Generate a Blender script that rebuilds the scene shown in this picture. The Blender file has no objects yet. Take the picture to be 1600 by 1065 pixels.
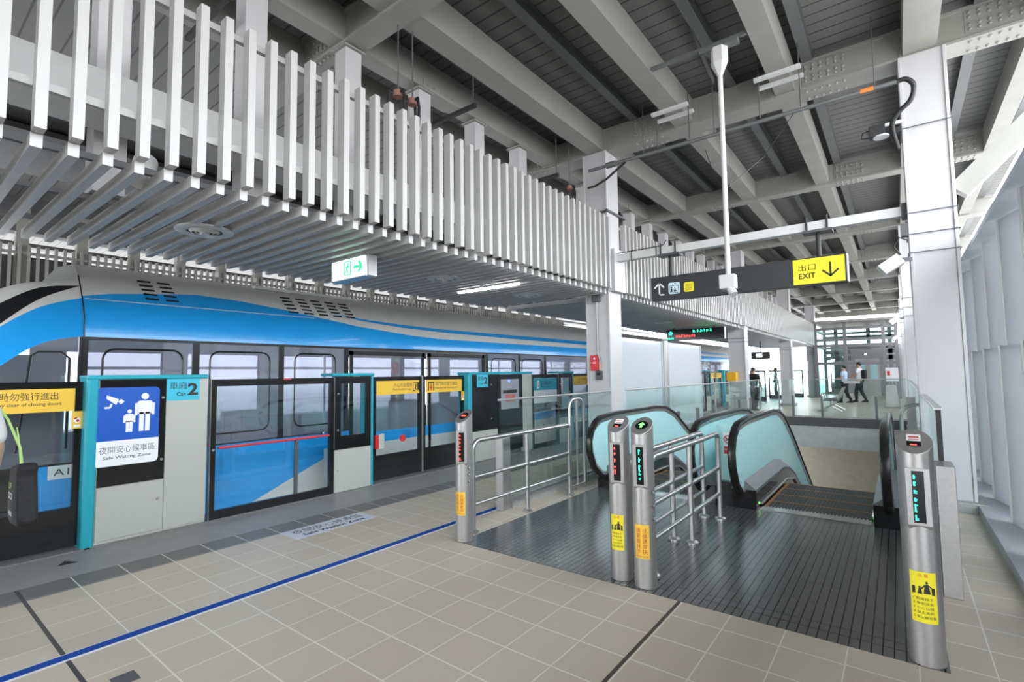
import bpy, bmesh, math, random
from mathutils import Vector, Matrix
random.seed(7)
SC = bpy.context.scene
COL = SC.collection
R = math.radians

# ------------------------------------------------------------------ camera
def cam_basis(yaw, pitch, roll):
    f = Vector((-math.sin(yaw)*math.cos(pitch), math.cos(yaw)*math.cos(pitch), math.sin(pitch)))
    r = Vector((math.cos(yaw), math.sin(yaw), 0)); u = r.cross(f)
    c, s = math.cos(roll), math.sin(roll)
    return c*r+s*u, -s*r+c*u, f
cd = bpy.data.cameras.new('camera'); cam = bpy.data.objects.new('camera', cd); COL.objects.link(cam)
cr, cu, cf = cam_basis(R(37.6), R(3.74), R(-.75))
cam.matrix_world = Matrix(((cr.x, cu.x, -cf.x, 0), (cr.y, cu.y, -cf.y, 0), (cr.z, cu.z, -cf.z, 1.5), (0, 0, 0, 1)))
cd.sensor_width = 36; cd.lens = 36*781/1600; cd.clip_start = .05; cd.clip_end = 500
SC.camera = cam

# ------------------------------------------------------------------ world, light, exposure
W = bpy.data.worlds.new('overcast_sky'); SC.world = W; W.use_nodes = True
nt = W.node_tree; nt.nodes.clear()
wo = nt.nodes.new('ShaderNodeOutputWorld'); bg = nt.nodes.new('ShaderNodeBackground')
tc = nt.nodes.new('ShaderNodeTexCoord'); sx = nt.nodes.new('ShaderNodeSeparateXYZ'); rp = nt.nodes.new('ShaderNodeValToRGB')
nt.links.new(tc.outputs['Generated'], sx.inputs[0]); mp = nt.nodes.new('ShaderNodeMapRange')
mp.inputs['From Min'].default_value = -1; nt.links.new(sx.outputs['Z'], mp.inputs['Value']); nt.links.new(mp.outputs[0], rp.inputs[0])
e = rp.color_ramp.elements; e[0].position = .47; e[0].color = (.40, .41, .42, 1); e[1].position = .5; e[1].color = (.95, .97, 1, 1)
e2 = rp.color_ramp.elements.new(.8); e2.color = (.82, .92, 1.0, 1)
nt.links.new(rp.outputs[0], bg.inputs[0]); nt.links.new(bg.outputs[0], wo.inputs[0])
bg.inputs[1].default_value = 6.0
SC.view_settings.view_transform = 'Standard'; SC.view_settings.look = 'None'; SC.view_settings.gamma = 1
SC.view_settings.use_curve_mapping = False
SC.view_settings.exposure = 0.74
SC.cycles.max_bounces = 10; SC.cycles.diffuse_bounces = 6; SC.cycles.transparent_max_bounces = 24
SC.cycles.sample_clamp_indirect = 8

# ------------------------------------------------------------------ materials
def nodes(name):
    m = bpy.data.materials.new(name); m.use_nodes = True; t = m.node_tree
    return m, t, t.nodes['Principled BSDF']
def mat(name, col, rough=.5, metal=0, var=.06, scale=6, spec=.5, emit=None, es=0, coat=0):
    m, t, b = nodes(name)
    n = t.nodes.new('ShaderNodeTexNoise'); n.inputs['Scale'].default_value = scale; n.inputs['Detail'].default_value = 4
    c = t.nodes.new('ShaderNodeTexCoord'); t.links.new(c.outputs['Object'], n.inputs['Vector'])
    r = t.nodes.new('ShaderNodeValToRGB'); t.links.new(n.outputs['Fac'], r.inputs[0])
    r.color_ramp.elements[0].position = .3; r.color_ramp.elements[1].position = .7
    r.color_ramp.elements[0].color = (*[max(0, x*(1-var)) for x in col], 1); r.color_ramp.elements[1].color = (*[min(1, x*(1+var)) for x in col], 1)
    t.links.new(r.outputs[0], b.inputs['Base Color'])
    b.inputs['Roughness'].default_value = rough; b.inputs['Metallic'].default_value = metal
    b.inputs['Specular IOR Level'].default_value = spec; b.inputs['Coat Weight'].default_value = coat
    if emit:
        b.inputs['Emission Color'].default_value = (*emit, 1); b.inputs['Emission Strength'].default_value = es
    return m
def glass(name, tint=(.88, .96, .94), refl=.08, body=None, bodyf=0., rough=.02, thru=.5, rmax=.45):
    m = bpy.data.materials.new(name); m.use_nodes = True; t = m.node_tree; t.nodes.clear()
    o = t.nodes.new('ShaderNodeOutputMaterial'); tr = t.nodes.new('ShaderNodeBsdfTransparent'); tr.inputs[0].default_value = (*tint, 1)
    g = t.nodes.new('ShaderNodeBsdfGlossy'); g.inputs['Roughness'].default_value = rough; g.inputs[0].default_value = (1, 1, 1, 1)
    lw = t.nodes.new('ShaderNodeLayerWeight'); lw.inputs[0].default_value = .16
    mr = t.nodes.new('ShaderNodeMapRange'); mr.inputs['To Min'].default_value = refl; mr.inputs['To Max'].default_value = min(1, refl+rmax)
    t.links.new(lw.outputs['Fresnel'], mr.inputs[0]); a = tr.outputs[0]
    if body:
        d = t.nodes.new('ShaderNodeBsdfDiffuse'); d.inputs[0].default_value = (*body, 1)
        tl = t.nodes.new('ShaderNodeBsdfTranslucent'); tl.inputs[0].default_value = (*body, 1)
        m0 = t.nodes.new('ShaderNodeMixShader'); m0.inputs[0].default_value = thru; t.links.new(d.outputs[0], m0.inputs[1]); t.links.new(tl.outputs[0], m0.inputs[2])
        m1 = t.nodes.new('ShaderNodeMixShader'); m1.inputs[0].default_value = bodyf; t.links.new(a, m1.inputs[1]); t.links.new(m0.outputs[0], m1.inputs[2]); a = m1.outputs[0]
    mx = t.nodes.new('ShaderNodeMixShader'); t.links.new(mr.outputs[0], mx.inputs[0]); t.links.new(a, mx.inputs[1]); t.links.new(g.outputs[0], mx.inputs[2])
    t.links.new(mx.outputs[0], o.inputs[0]); return m
def perforated(name, col):
    m = bpy.data.materials.new(name); m.use_nodes = True; t = m.node_tree; b = t.nodes['Principled BSDF']; o = t.nodes['Material Output']
    n = t.nodes.new('ShaderNodeTexNoise'); n.inputs['Scale'].default_value = 6
    r = t.nodes.new('ShaderNodeValToRGB'); t.links.new(n.outputs['Fac'], r.inputs[0])
    r.color_ramp.elements[0].color = (*[x*.95 for x in col], 1); r.color_ramp.elements[1].color = (*col, 1); t.links.new(r.outputs[0], b.inputs['Base Color'])
    b.inputs['Roughness'].default_value = .5
    tl = t.nodes.new('ShaderNodeBsdfTranslucent'); t.links.new(r.outputs[0], tl.inputs[0])
    mx = t.nodes.new('ShaderNodeMixShader'); mx.inputs[0].default_value = .36; t.links.new(b.outputs[0], mx.inputs[1]); t.links.new(tl.outputs[0], mx.inputs[2]); t.links.new(mx.outputs[0], o.inputs[0])
    return m
def emi(name, col, s):
    m = bpy.data.materials.new(name); m.use_nodes = True; t = m.node_tree; b = t.nodes['Principled BSDF']
    b.inputs['Base Color'].default_value = (*col, 1); b.inputs['Emission Color'].default_value = (*col, 1); b.inputs['Emission Strength'].default_value = s
    return m
class NG:   # small node-graph writer
    def __init__(s, t): s.t = t
    def m(s, op, a, b=None, c=None):
        n = s.t.nodes.new('ShaderNodeMath'); n.operation = op
        for i, v in enumerate((a, b, c)):
            if v is None: continue
            if isinstance(v, (int, float)): n.inputs[i].default_value = v
            else: s.t.links.new(v, n.inputs[i])
        return n.outputs[0]
    def pos(s):
        g = s.t.nodes.new('ShaderNodeNewGeometry'); x = s.t.nodes.new('ShaderNodeSeparateXYZ'); s.t.links.new(g.outputs['Position'], x.inputs[0]); return x.outputs, g.outputs['Position']
    def line(s, v, off, per, w):     # 1 on joints of width w
        f = s.m('FRACT', s.m('DIVIDE', s.m('SUBTRACT', v, off-w/2), per)); return s.m('LESS_THAN', f, w/per)
    def cell(s, v, off, per): return s.m('FLOOR', s.m('DIVIDE', s.m('SUBTRACT', v, off), per))
    def mix(s, f, a, b):
        n = s.t.nodes.new('ShaderNodeMix'); n.data_type = 'RGBA'
        if isinstance(f, (int, float)): n.inputs[0].default_value = f
        else: s.t.links.new(f, n.inputs[0])
        for i, v in ((6, a), (7, b)):
            if isinstance(v, tuple): n.inputs[i].default_value = (*v, 1)
            else: s.t.links.new(v, n.inputs[i])
        return n.outputs[2]
    def noise(s, vec, scale, detail=3):
        n = s.t.nodes.new('ShaderNodeTexNoise'); n.inputs['Scale'].default_value = scale; n.inputs['Detail'].default_value = detail
        s.t.links.new(vec, n.inputs['Vector']); return n.outputs['Fac']

def floor_material():
    m, t, b = nodes('beige_paving'); g = NG(t); (x, y, z), P = g.pos()
    cx, cy = g.cell(x, .01, .3), g.cell(y, .735, .298)
    wn = t.nodes.new('ShaderNodeTexWhiteNoise'); wn.noise_dimensions = '2D'; cb = t.nodes.new('ShaderNodeCombineXYZ')
    t.links.new(cx, cb.inputs[0]); t.links.new(cy, cb.inputs[1]); t.links.new(cb.outputs[0], wn.inputs['Vector'])
    c = g.mix(wn.outputs['Value'], (.50, .43, .35), (.56, .49, .41))
    c = g.mix(g.m('MULTIPLY', g.noise(P, 1.1), .55), c, (.58, .48, .36))
    c = g.mix(g.m('MULTIPLY', g.noise(P, 160), .35), c, (.43, .39, .35))
    band = g.m('MULTIPLY', g.m('LESS_THAN', x, -4.77), g.m('GREATER_THAN', x, -5.07))
    c = g.mix(band, c, (.15, .14, .137))
    jx = g.m('MULTIPLY', g.line(x, .01, .3, .0065), g.m('GREATER_THAN', x, -4.79)); jy = g.line(y, .735, .298, .0085)
    c = g.mix(g.m('MULTIPLY', g.m('MAXIMUM', jx, jy), .75), c, (.80, .77, .72))
    d1 = g.m('MULTIPLY', g.m('LESS_THAN', g.m('ABSOLUTE', g.m('SUBTRACT', y, .737)), .011), g.m('LESS_THAN', x, -2.8))
    d2 = g.m('MULTIPLY', g.m('LESS_THAN', g.m('ABSOLUTE', g.m('SUBTRACT', x, -1.209)), .011), g.m('LESS_THAN', y, 3.33))
    c = g.mix(g.m('MAXIMUM', d1, d2), c, (.055, .042, .04))
    st = g.m('LESS_THAN', x, -5.07)
    c = g.mix(st, c, g.mix(g.noise(P, 5, 6), (.25, .242, .235), (.31, .303, .295)))
    t.links.new(c, b.inputs['Base Color']); b.inputs['Roughness'].default_value = .42; b.inputs['Specular IOR Level'].default_value = .35
    return m
def plate_material():
    m, t, b = nodes('grooved_metal_plate'); g = NG(t); (x, y, z), P = g.pos()
    f = g.line(x, 0.01, .05, .007)
    seam = g.m('MAXIMUM', g.line(y, 3.53, .62, .004), g.m('LESS_THAN', g.m('ABSOLUTE', g.m('SUBTRACT', y, 3.44)), .0025))
    c = g.mix(g.noise(P, 2.2, 5), (.165, .162, .16), (.21, .206, .203))
    c = g.mix(g.m('MAXIMUM', f, seam), c, (.012, .012, .013))
    t.links.new(c, b.inputs['Base Color']); b.inputs['Metallic'].default_value = .55
    r = t.nodes.new('ShaderNodeMapRange'); r.inputs['To Min'].default_value = .20; r.inputs['To Max'].default_value = .30
    t.links.new(g.noise(P, 1.2, 2), r.inputs[0]); t.links.new(r.outputs[0], b.inputs['Roughness']); return m
def deck_material():
    m, t, b = nodes('ribbed_roof_deck'); g = NG(t); (x, y, z), P = g.pos()
    c = g.mix(g.noise(P, .8, 4), (.155, .15, .143), (.195, .19, .178))
    c = g.mix(g.line(y, 0, .19, .022), c, (.06, .058, .055))
    t.links.new(c, b.inputs['Base Color']); b.inputs['Roughness'].default_value = .6; return m

M = dict(
 floor=floor_material(), plate=plate_material(), deck=deck_material(),
 white=mat('white_paint', (.60, .597, .585), .45, var=.03), steel=mat('painted_steel', (.29, .282, .255), .5, var=.07, scale=2.5),
 column=mat('column_paint', (.51, .50, .505), .4, var=.03, scale=3), slat=mat('slat_paint', (.42, .413, .40), .35, var=.02),
 darkpurlin=mat('galvanised_dark', (.16, .165, .165), .5, .3), inox=mat('brushed_stainless', (.56, .55, .54), .28, .9, var=.05, scale=30),
 inox_b=mat('satin_bollard_steel', (.46, .45, .44), .42, .8, var=.05, scale=40), inox_d=mat('dull_deck_steel', (.20, .20, .205), .5, .5, var=.05, scale=30), darkgrey=mat('dark_grey', (.09, .09, .092), .5),
 black=mat('black_gloss', (.012, .012, .013), .12), rubber=mat('black_rubber', (.015, .014, .014), .25), matblack=mat('matte_black', (.02, .02, .021), .6),
 teal=mat('teal_paint', (.02, .37, .47), .3, var=.03), cream=mat('cream_panel', (.47, .475, .43), .5, var=.05, scale=120),
 yellow=mat('yellow_sign', (.85, .53, .05), .45, var=.02), yellow2=mat('bright_yellow', (.85, .72, .02), .45, var=.02), signdark=mat('charcoal_sign', (.03, .031, .034), .5),
 blue=mat('poster_blue', (.012, .10, .50), .35, var=.02), paper=mat('paper_white', (.86, .87, .88), .5, var=.01), red=mat('sign_red', (.62, .02, .025), .4),
 cyan=mat('sticker_cyan', (.05, .50, .68), .4, var=.02), ink=mat('ink', (.025, .022, .022), .6), inkred=mat('ink_red', (.55, .03, .02), .6), inkblue=mat('ink_navy', (.10, .11, .16), .6),
 tblue=mat('train_blue', (.012, .36, .86), .28, var=.02, coat=.3), twhite=mat('train_white', (.70, .69, .665), .4, var=.03), tdark=mat('train_black', (.016, .017, .019), .2),
 strip=mat('blue_tape', (.008, .06, .32), .65, var=.05, spec=.2), stripw=mat('tape_edge_white', (.7, .7, .7), .5), granite=mat('granite', (.20, .195, .19), .5, var=.2, scale=60),
 bal=glass('balustrade_glass', (.93, .985, .972), .02, rmax=.18), psd=glass('gate_glass', (.95, .98, .98), .05), tglass=glass('train_glass', (.40, .42, .47), .20, body=(.62, .66, .80), bodyf=.30),
 esc=glass('escalator_glass', (.75, .95, .98), .16, body=(.66, 1.0, 1.0), bodyf=.88, rough=.05, thru=.25), frost=glass('frosted_glass', (.8, .88, 1), .18, body=(.93, .96, 1.0), bodyf=.96, rough=.1),  # escalator glass: pale body colour stands in for bright sky reflections
 farglass=glass('lift_glass', (.74, .88, .86), .08), fin=perforated('fin_aluminium', (.56, .565, .59)), kerb=mat('kerb_metal', (.40, .41, .44), .45, .3),
 concrete=mat('concrete', (.55, .55, .54), .7, var=.08), olive=mat('lower_wall', (.32, .30, .24), .7), liftwall=mat('lift_cladding', (.30, .275, .275), .5), step=mat('step_dark', (.05, .045, .042), .45, .4),
 orange=mat('step_edge_line', (.42, .20, .08), .5), ledred=emi('led_red', (1, .04, .03), 4), ledgreen=emi('led_green', (.02, 1, .45), 3.5), ledarrow=emi('led_arrow', (.1, 1, .1), 2.5), lamp=emi('lamp_white', (1, 1, 1), 9),
 exitlit=emi('exit_sign_lit', (.72, .95, .88), .9), exitgreen=emi('exit_green', (.02, .62, .20), .8), bluelit=emi('blue_lamp', (.05, .12, 1), 3),
 skin=mat('skin', (.55, .36, .26), .5, var=.04), hair=mat('hair_black', (.012, .011, .011), .5), shirtw=mat('shirt_white', (.72, .73, .76), .8), shirtb=mat('shirt_pale_blue', (.45, .60, .82), .8),
 jeans=mat('denim', (.045, .065, .12), .85, var=.25, scale=40), trousers=mat('trousers_black', (.014, .014, .016), .8), canvas=mat('bag_canvas', (.014, .013, .015), .8, var=.3, scale=30), strap=mat('strap_green', (.42, .62, .20), .7),
 interior=mat('train_interior', (.12, .125, .135), .6), seat=mat('train_seat', (.10, .13, .17), .6), trackbed=mat('track_bed', (.25, .25, .25), .8), amber=mat('amber_plastic', (.85, .45, .01), .4), cable=mat('cable_black', (.012, .012, .012), .45),
 screen=mat('led_panel_black', (.008, .008, .010), .15), rust=mat('rusty_cap', (.26, .13, .10), .7), greylt=mat('light_grey_plastic', (.55, .56, .57), .5), plinth=mat('plinth_granite', (.36, .355, .34), .6, var=.15, scale=50), poster=mat('map_paper', (.62, .66, .68), .5), cyan2=mat('station_panel_teal', (.02, .30, .42), .4),
)

# ------------------------------------------------------------------ mesh builder
class MB:
    def __init__(s): s.v = []; s.f = []; s.mi = []; s.k = 0
    def add(s, vs, fs):
        n = len(s.v); s.v += [tuple(p) for p in vs]; s.f += [tuple(i+n for i in f) for f in fs]; s.mi += [s.k]*len(fs); return s
    def box(s, x0, x1, y0, y1, z0, z1):
        return s.add([(x0,y0,z0),(x1,y0,z0),(x1,y1,z0),(x0,y1,z0),(x0,y0,z1),(x1,y0,z1),(x1,y1,z1),(x0,y1,z1)],
                     [(0,3,2,1),(4,5,6,7),(0,1,5,4),(1,2,6,5),(2,3,7,6),(3,0,4,7)])
    def hexa(s, a, b):   # two quads
        return s.add(list(a)+list(b), [(3,2,1,0),(4,5,6,7),(0,1,5,4),(1,2,6,5),(2,3,7,6),(3,0,4,7)])
    def bar(s, p, q, w, h, up=(0,0,1)):
        p, q = Vector(p), Vector(q); d = (q-p).normalized(); u = Vector(up)
        r = d.cross(u); r = r.normalized() if r.length > 1e-6 else Vector((1,0,0)); u = r.cross(d)
        o = [(-w/2,-h/2),(w/2,-h/2),(w/2,h/2),(-w/2,h/2)]
        return s.hexa([p+r*a+u*b for a, b in o], [q+r*a+u*b for a, b in o])
    def tube(s, pts, r, n=10, closed=False, caps=True):
        pts = [Vector(p) for p in pts]; N = len(pts); rings = []; up = None
        for i, p in enumerate(pts):
            if closed: d = (pts[(i+1) % N]-pts[i-1]).normalized()
            else: d = (pts[min(i+1, N-1)]-pts[max(i-1, 0)]).normalized()
            if up is None: up = Vector((0,0,1)) if abs(d.z) < .9 else Vector((1,0,0))
            a = d.cross(up).normalized(); up = a.cross(d).normalized()
            rr = r[i] if isinstance(r, (list, tuple)) else r
            rings.append([p+a*rr*math.cos(2*math.pi*k/n)+up*rr*math.sin(2*math.pi*k/n) for k in range(n)])
        vs = [v for g in rings for v in g]; fs = []
        for i in range(N if closed else N-1):
            j = (i+1) % N
            for k in range(n):
                fs.append((i*n+k, i*n+(k+1) % n, j*n+(k+1) % n, j*n+k))
        if caps and not closed: fs += [tuple(range(n))[::-1], tuple((N-1)*n+k for k in range(n))]
        return s.add(vs, fs)
    def cyl(s, x, y, z0, z1, r, n=20, r1=None):
        return s.lathe(x, y, [(0, z0), (r, z0), (r if r1 is None else r1, z1), (0, z1)], n)
    def lathe(s, x, y, prof, n=24):
        vs = []; fs = []
        for (r, z) in prof:
            vs += [(x+r*math.cos(2*math.pi*k/n), y+r*math.sin(2*math.pi*k/n), z) for k in range(n)]
        for i in range(len(prof)-1):
            for k in range(n):
                fs.append((i*n+k, i*n+(k+1) % n, (i+1)*n+(k+1) % n, (i+1)*n+k))
        return s.add(vs, fs)
    def prism(s, poly, axis, a, b):     # polygon in the plane across axis, extruded from a to b
        def P(u, v, w): return {'x': (w, u, v), 'y': (u, w, v), 'z': (u, v, w)}[axis]
        n = len(poly); vs = [P(u, v, a) for u, v in poly]+[P(u, v, b) for u, v in poly]
        return s.add(vs, [tuple(range(n))[::-1], tuple(range(n, 2*n))]+[(i, (i+1) % n, n+(i+1) % n, n+i) for i in range(n)])
    def sphere(s, c, r, n=12, sc=(1,1,1)):
        prof = [(math.sin(math.pi*i/n), -math.cos(math.pi*i/n)) for i in range(n+1)]; vs = []; fs = []; q = 2*n
        for (a, z) in prof: vs += [(c[0]+r*sc[0]*a*math.cos(2*math.pi*k/q), c[1]+r*sc[1]*a*math.sin(2*math.pi*k/q), c[2]+r*sc[2]*z) for k in range(q)]
        for i in range(n):
            for k in range(q): fs.append((i*q+k, i*q+(k+1) % q, (i+1)*q+(k+1) % q, (i+1)*q+k))
        return s.add(vs, fs)
    def build(s, name, m, parent=None, smooth=False, bevel=0, ang=35):
        me = bpy.data.meshes.new(name); off = Vector((0,0,0)); q = parent
        while q is not None: off += Vector(q.location); q = q.parent
        me.from_pydata([(v[0]-off.x, v[1]-off.y, v[2]-off.z) for v in s.v], [], s.f)
        for k in (m if isinstance(m, (list, tuple)) else [m]): me.materials.append(M[k] if isinstance(k, str) else k)
        me.polygons.foreach_set('material_index', s.mi)
        bm = bmesh.new(); bm.from_mesh(me); bmesh.ops.recalc_face_normals(bm, faces=bm.faces); bm.to_mesh(me); bm.free()
        if smooth:
            me.shade_smooth(); me.set_sharp_from_angle(angle=R(ang))
        o = bpy.data.objects.new(name, me); COL.objects.link(o)
        if parent is not None: o.parent = parent
        if bevel:
            b = o.modifiers.new('bevel', 'BEVEL'); b.width = bevel; b.segments = 2; b.limit_method = 'ANGLE'
        return o
def tag(o, label=None, cat=None, group=None, kind=None):
    if label: o['label'] = label
    if cat: o['category'] = cat
    if group: o['group'] = group
    if kind: o['kind'] = kind
    return o
def thing(name, label, cat, loc=(0,0,0), group=None):
    o = bpy.data.objects.new(name, None); COL.objects.link(o); o.location = loc; o.empty_display_size = .1
    return tag(o, label, cat, group)
def struct(mb, name, m, **k): return tag(mb.build(name, m, **k), kind='structure')
def dup(root, delta, label):
    r = root.copy(); COL.objects.link(r); r.location = Vector(root.location)+Vector(delta); r['label'] = label
    def rec(src, dst):
        for ch in list(src.children):
            c = ch.copy(); COL.objects.link(c); c.parent = dst; rec(ch, c)
    rec(root, r); return r
ORD = 'first second third fourth fifth sixth seventh eighth ninth tenth eleventh twelfth thirteenth fourteenth fifteenth sixteenth seventeenth eighteenth nineteenth twentieth'.split()
ORD += [t+'-'+u for t in ('twenty', 'thirty', 'forty') for u in ORD[:9]]
def B(*a): return MB().box(*a)

_dg = None
def text(body, m, parent, origin, right, up, h, width=None, align='L', ext=.0006, name='lettering', spacing=1., bold=0.):
    c = bpy.data.curves.new('t', 'FONT'); c.body = body; c.size = 1; c.resolution_u = 2; c.space_character = spacing; c.offset = bold
    o = bpy.data.objects.new('t', c); COL.objects.link(o); bpy.context.view_layer.update()
    me = bpy.data.meshes.new_from_object(o.evaluated_get(bpy.context.evaluated_depsgraph_get()))
    bpy.data.objects.remove(o)
    me.name = name
    xs = [v.co.x for v in me.vertices]; ys = [v.co.y for v in me.vertices]
    if not xs: return None
    x0, x1, y0, y1 = min(xs), max(xs), min(ys), max(ys)
    sy = h/(y1-y0); sxx = sy if width is None else width/(x1-x0); wd = (x1-x0)*sxx
    a = {'L': 0, 'C': -wd/2, 'R': -wd}[align]
    r, u = Vector(right).normalized(), Vector(up).normalized(); n = r.cross(u); O = Vector(origin); off = Vector((0,0,0)); q = parent
    while q is not None: off += Vector(q.location); q = q.parent
    for v in me.vertices:
        v.co = O+r*(a+(v.co.x-x0)*sxx)+u*((v.co.y-y0)*sy)+n*ext-off
    me.materials.clear(); me.materials.append(M[m])
    o = bpy.data.objects.new(name, me); COL.objects.link(o); o.parent = parent
    return o
def flat(parent, name, m, O, r, u, polys, th=.0015, lift=0.):
    """thin plate pieces: polys in (right, up) coordinates about O"""
    r, u = Vector(r).normalized(), Vector(u).normalized(); n = r.cross(u); b = MB(); O = Vector(O)
    for p in polys:
        k = len(p); vs = [O+r*x+u*y+n*lift for x, y in p]+[O+r*x+u*y+n*(lift+th) for x, y in p]
        b.add(vs, [tuple(range(k))[::-1], tuple(range(k, 2*k))]+[(i, (i+1) % k, k+(i+1) % k, k+i) for i in range(k)])
    return b.build(name, m, parent)
def rect(x0, x1, y0, y1): return [(x0,y0),(x1,y0),(x1,y1),(x0,y1)]
def rrect(x0, x1, y0, y1, r, n=5):
    out = []
    for cx, cy, a in ((x1-r,y0+r,-90),(x1-r,y1-r,0),(x0+r,y1-r,90),(x0+r,y0+r,180)):
        out += [(cx+r*math.cos(R(a+90*i/n)), cy+r*math.sin(R(a+90*i/n))) for i in range(n+1)]
    return out
def circ(cx, cy, r, n=20, ry=None): return [(cx+r*math.cos(2*math.pi*i/n), cy+(ry or r)*math.sin(2*math.pi*i/n)) for i in range(n)]
def seg(a, b, w):
    d = Vector((b[0]-a[0], b[1]-a[1])).normalized()*w/2; n = (-d.y, d.x)
    return [(a[0]-n[0],a[1]-n[1]),(b[0]-n[0],b[1]-n[1]),(b[0]+n[0],b[1]+n[1]),(a[0]+n[0],a[1]+n[1])]
XP, YP, ZP, YM = (1,0,0), (0,1,0), (0,0,1), (0,-1,0)

# ------------------------------------------------------------------ structure
HX0, HX1, HY0, HY1 = -3.42, .16, 6.1, 17.74      # stairwell hole
b = MB()
for a in ((-6.1, HX0, -14, 60), (HX0, HX1, -14, HY0), (HX0, HX1, HY1, 60), (HX1, 2.2, -14, 60)):
    b.box(a[0], a[1], a[2], a[3], -.35, 0)
struct(b, 'floor', 'floor')
struct(B(-20, -15, -14, 60, -.35, 0), 'floor_opposite', 'concrete')
struct(B(-15, -6.1, -14, 60, -1.3, -1.1), 'floor_track', 'trackbed')
b = MB()
b.box(HX0-.1, HX0, HY0, HY1, -5.2, -.352); b.box(HX1, HX1+.1, HY0, HY1+2, -5.2, -.352)
struct(b, 'wall_stairwell', 'concrete')
struct(B(HX0, HX1, HY1+1.6, HY1+1.7, -5.2, -.36), 'wall_lower', 'olive')
struct(B(HX0-.1, HX1+.1, HY0, HY1+1.7, -5.4, -5.2), 'floor_lower', 'concrete')
struct(B(HX0-.001, HX1+.001, HY1-.05, HY1+.08, -.85, -.2), 'wall_fascia', 'concrete')
struct(B(HX0-.001, HX1+.001, HY1-.07, HY1+.02, -.2, .05), 'trim_1', 'darkgrey')
# kerb and fins along the right side
struct(B(.58, 1.75, -9, 45, 0.0, .1), 'baseboard_right', 'kerb')
k = 0; unseen = MB(); dv = Vector((-.26, 1.07, 0))
for i in range(-13, 32):
    y = 5.3+1.07*i
    if y < -8.6: continue
    for (z0, z1, dx, nm) in ((.1, 1.70, 0, 'lower'), (1.69, 2.86, .05, 'upper')):
        p_, q_ = (1.02+dx, y, (z0+z1)/2), (1.02+dx+dv.x, y+dv.y, (z0+z1)/2)
        if y < 4: unseen.bar(p_, q_, .03, z1-z0); continue
        o = MB().bar(p_, q_, .03, z1-z0).build('wall_fin', 'fin'); B(.735+dx, .765+dx, y+1.055, y+1.08, z0, z1).build('edge_trim', 'white', o)
        tag(o, f'{nm} grey sun-shading fin panel, {ORD[k]} along the right side counted from the right picture edge', 'fin panel', 'grey fin panels along the right side')
    if y >= 4: k += 1
struct(unseen, 'fin_block_right', 'darkgrey')  # unseen fins beside the viewer, added opaque and dark to cut side light
b = MB(); b.bar((.87, -8.8, 2.90), (.87, 45, 2.90), .3, .05)
struct(b, 'trim_2', 'fin')
# roof deck and an unseen wall added behind the viewer to block light
struct(B(-6.0, .9, -9.2, -9, 0, 5.56), 'light_block_back', 'darkgrey')
struct(B(-9.3, 2.0, -14, 40, 5.56, 5.7), 'ceiling', 'deck')
struct(B(-24, -14.6, -14, 40, 5.56, 5.7), 'ceiling_opposite', 'deck')
struct(B(-14.6, -9.3, -9, 40, 5.56, 5.7), 'track_sky_block', 'deck')  # roof piece added over the tracks to keep sky light off the battens

def ibeam(mb, axis, c, z0, z1, a, bb, w, fl=.03, web=.12, box=False):
    """beam along axis ('x' or 'y') centred at c"""
    def bx(u0, u1, v0, v1):
        if axis == 'y': mb.box(u0, u1, a, bb, v0, v1)
        else: mb.box(a, bb, u0, u1, v0, v1)
    if box: bx(c-w/2, c+w/2, z0, z1)
    else:
        bx(c-w/2, c+w/2, z0, z0+fl); bx(c-w/2, c+w/2, z1-fl, z1); bx(c-web/2, c+web/2, z0+fl, z1-fl)
ZB = 5.08
for i, (x, w, m, lb) in enumerate(((-3.74, .28, 'steel', 'deep girder along the column line above the slatted soffit'), (-4.62, .22, 'steel', 'box beam carrying the soffit hangers, left of the column line'),
        (-5.45, .22, 'steel', 'box beam over the train side, farthest left under the roof'), (-2.29, .25, 'steel', 'box beam running lengthwise, first right of the column line'),
        (-.98, .22, 'steel', 'box beam running lengthwise, second right of the column line'), (.37, .3, 'steel', 'box beam running lengthwise over the right pillar line'), (1.4, .2, 'steel', 'edge box beam running lengthwise, right of the pillars'))):
    segs = MB(); ibeam(segs, 'y', x, ZB, 5.44, -14, 40, w, box=True)
    o = thing('roof_beam', 'pale grey '+lb, 'roof beam', (x, 7, ZB), 'lengthwise roof beams')
    segs.build('beam_body', m, o)
    if i in (1, 2):
        b = MB()
        for k in range(12):
            y = -1.6+3.0*k+(.9 if i == 2 else 0)
            b.box(x-w/2-.015, x+w/2+.015, y-.3, y+.3, ZB-.012, ZB+.1)
            for q in range(5):
                for s in (-1, 1): b.sphere((x+s*(w/2+.014), y-.22+.11*q, ZB+.05), .02, 4)
        b.build('bolted_splice', 'steel', o)
TB = [(-1.1, .25), (3.1, .25), (7.32, .34), (11.3, .26), (15.75, .34), (20, .26), (24.1, .34), (28, .26), (32.3, .34), (36, .26)]
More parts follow.
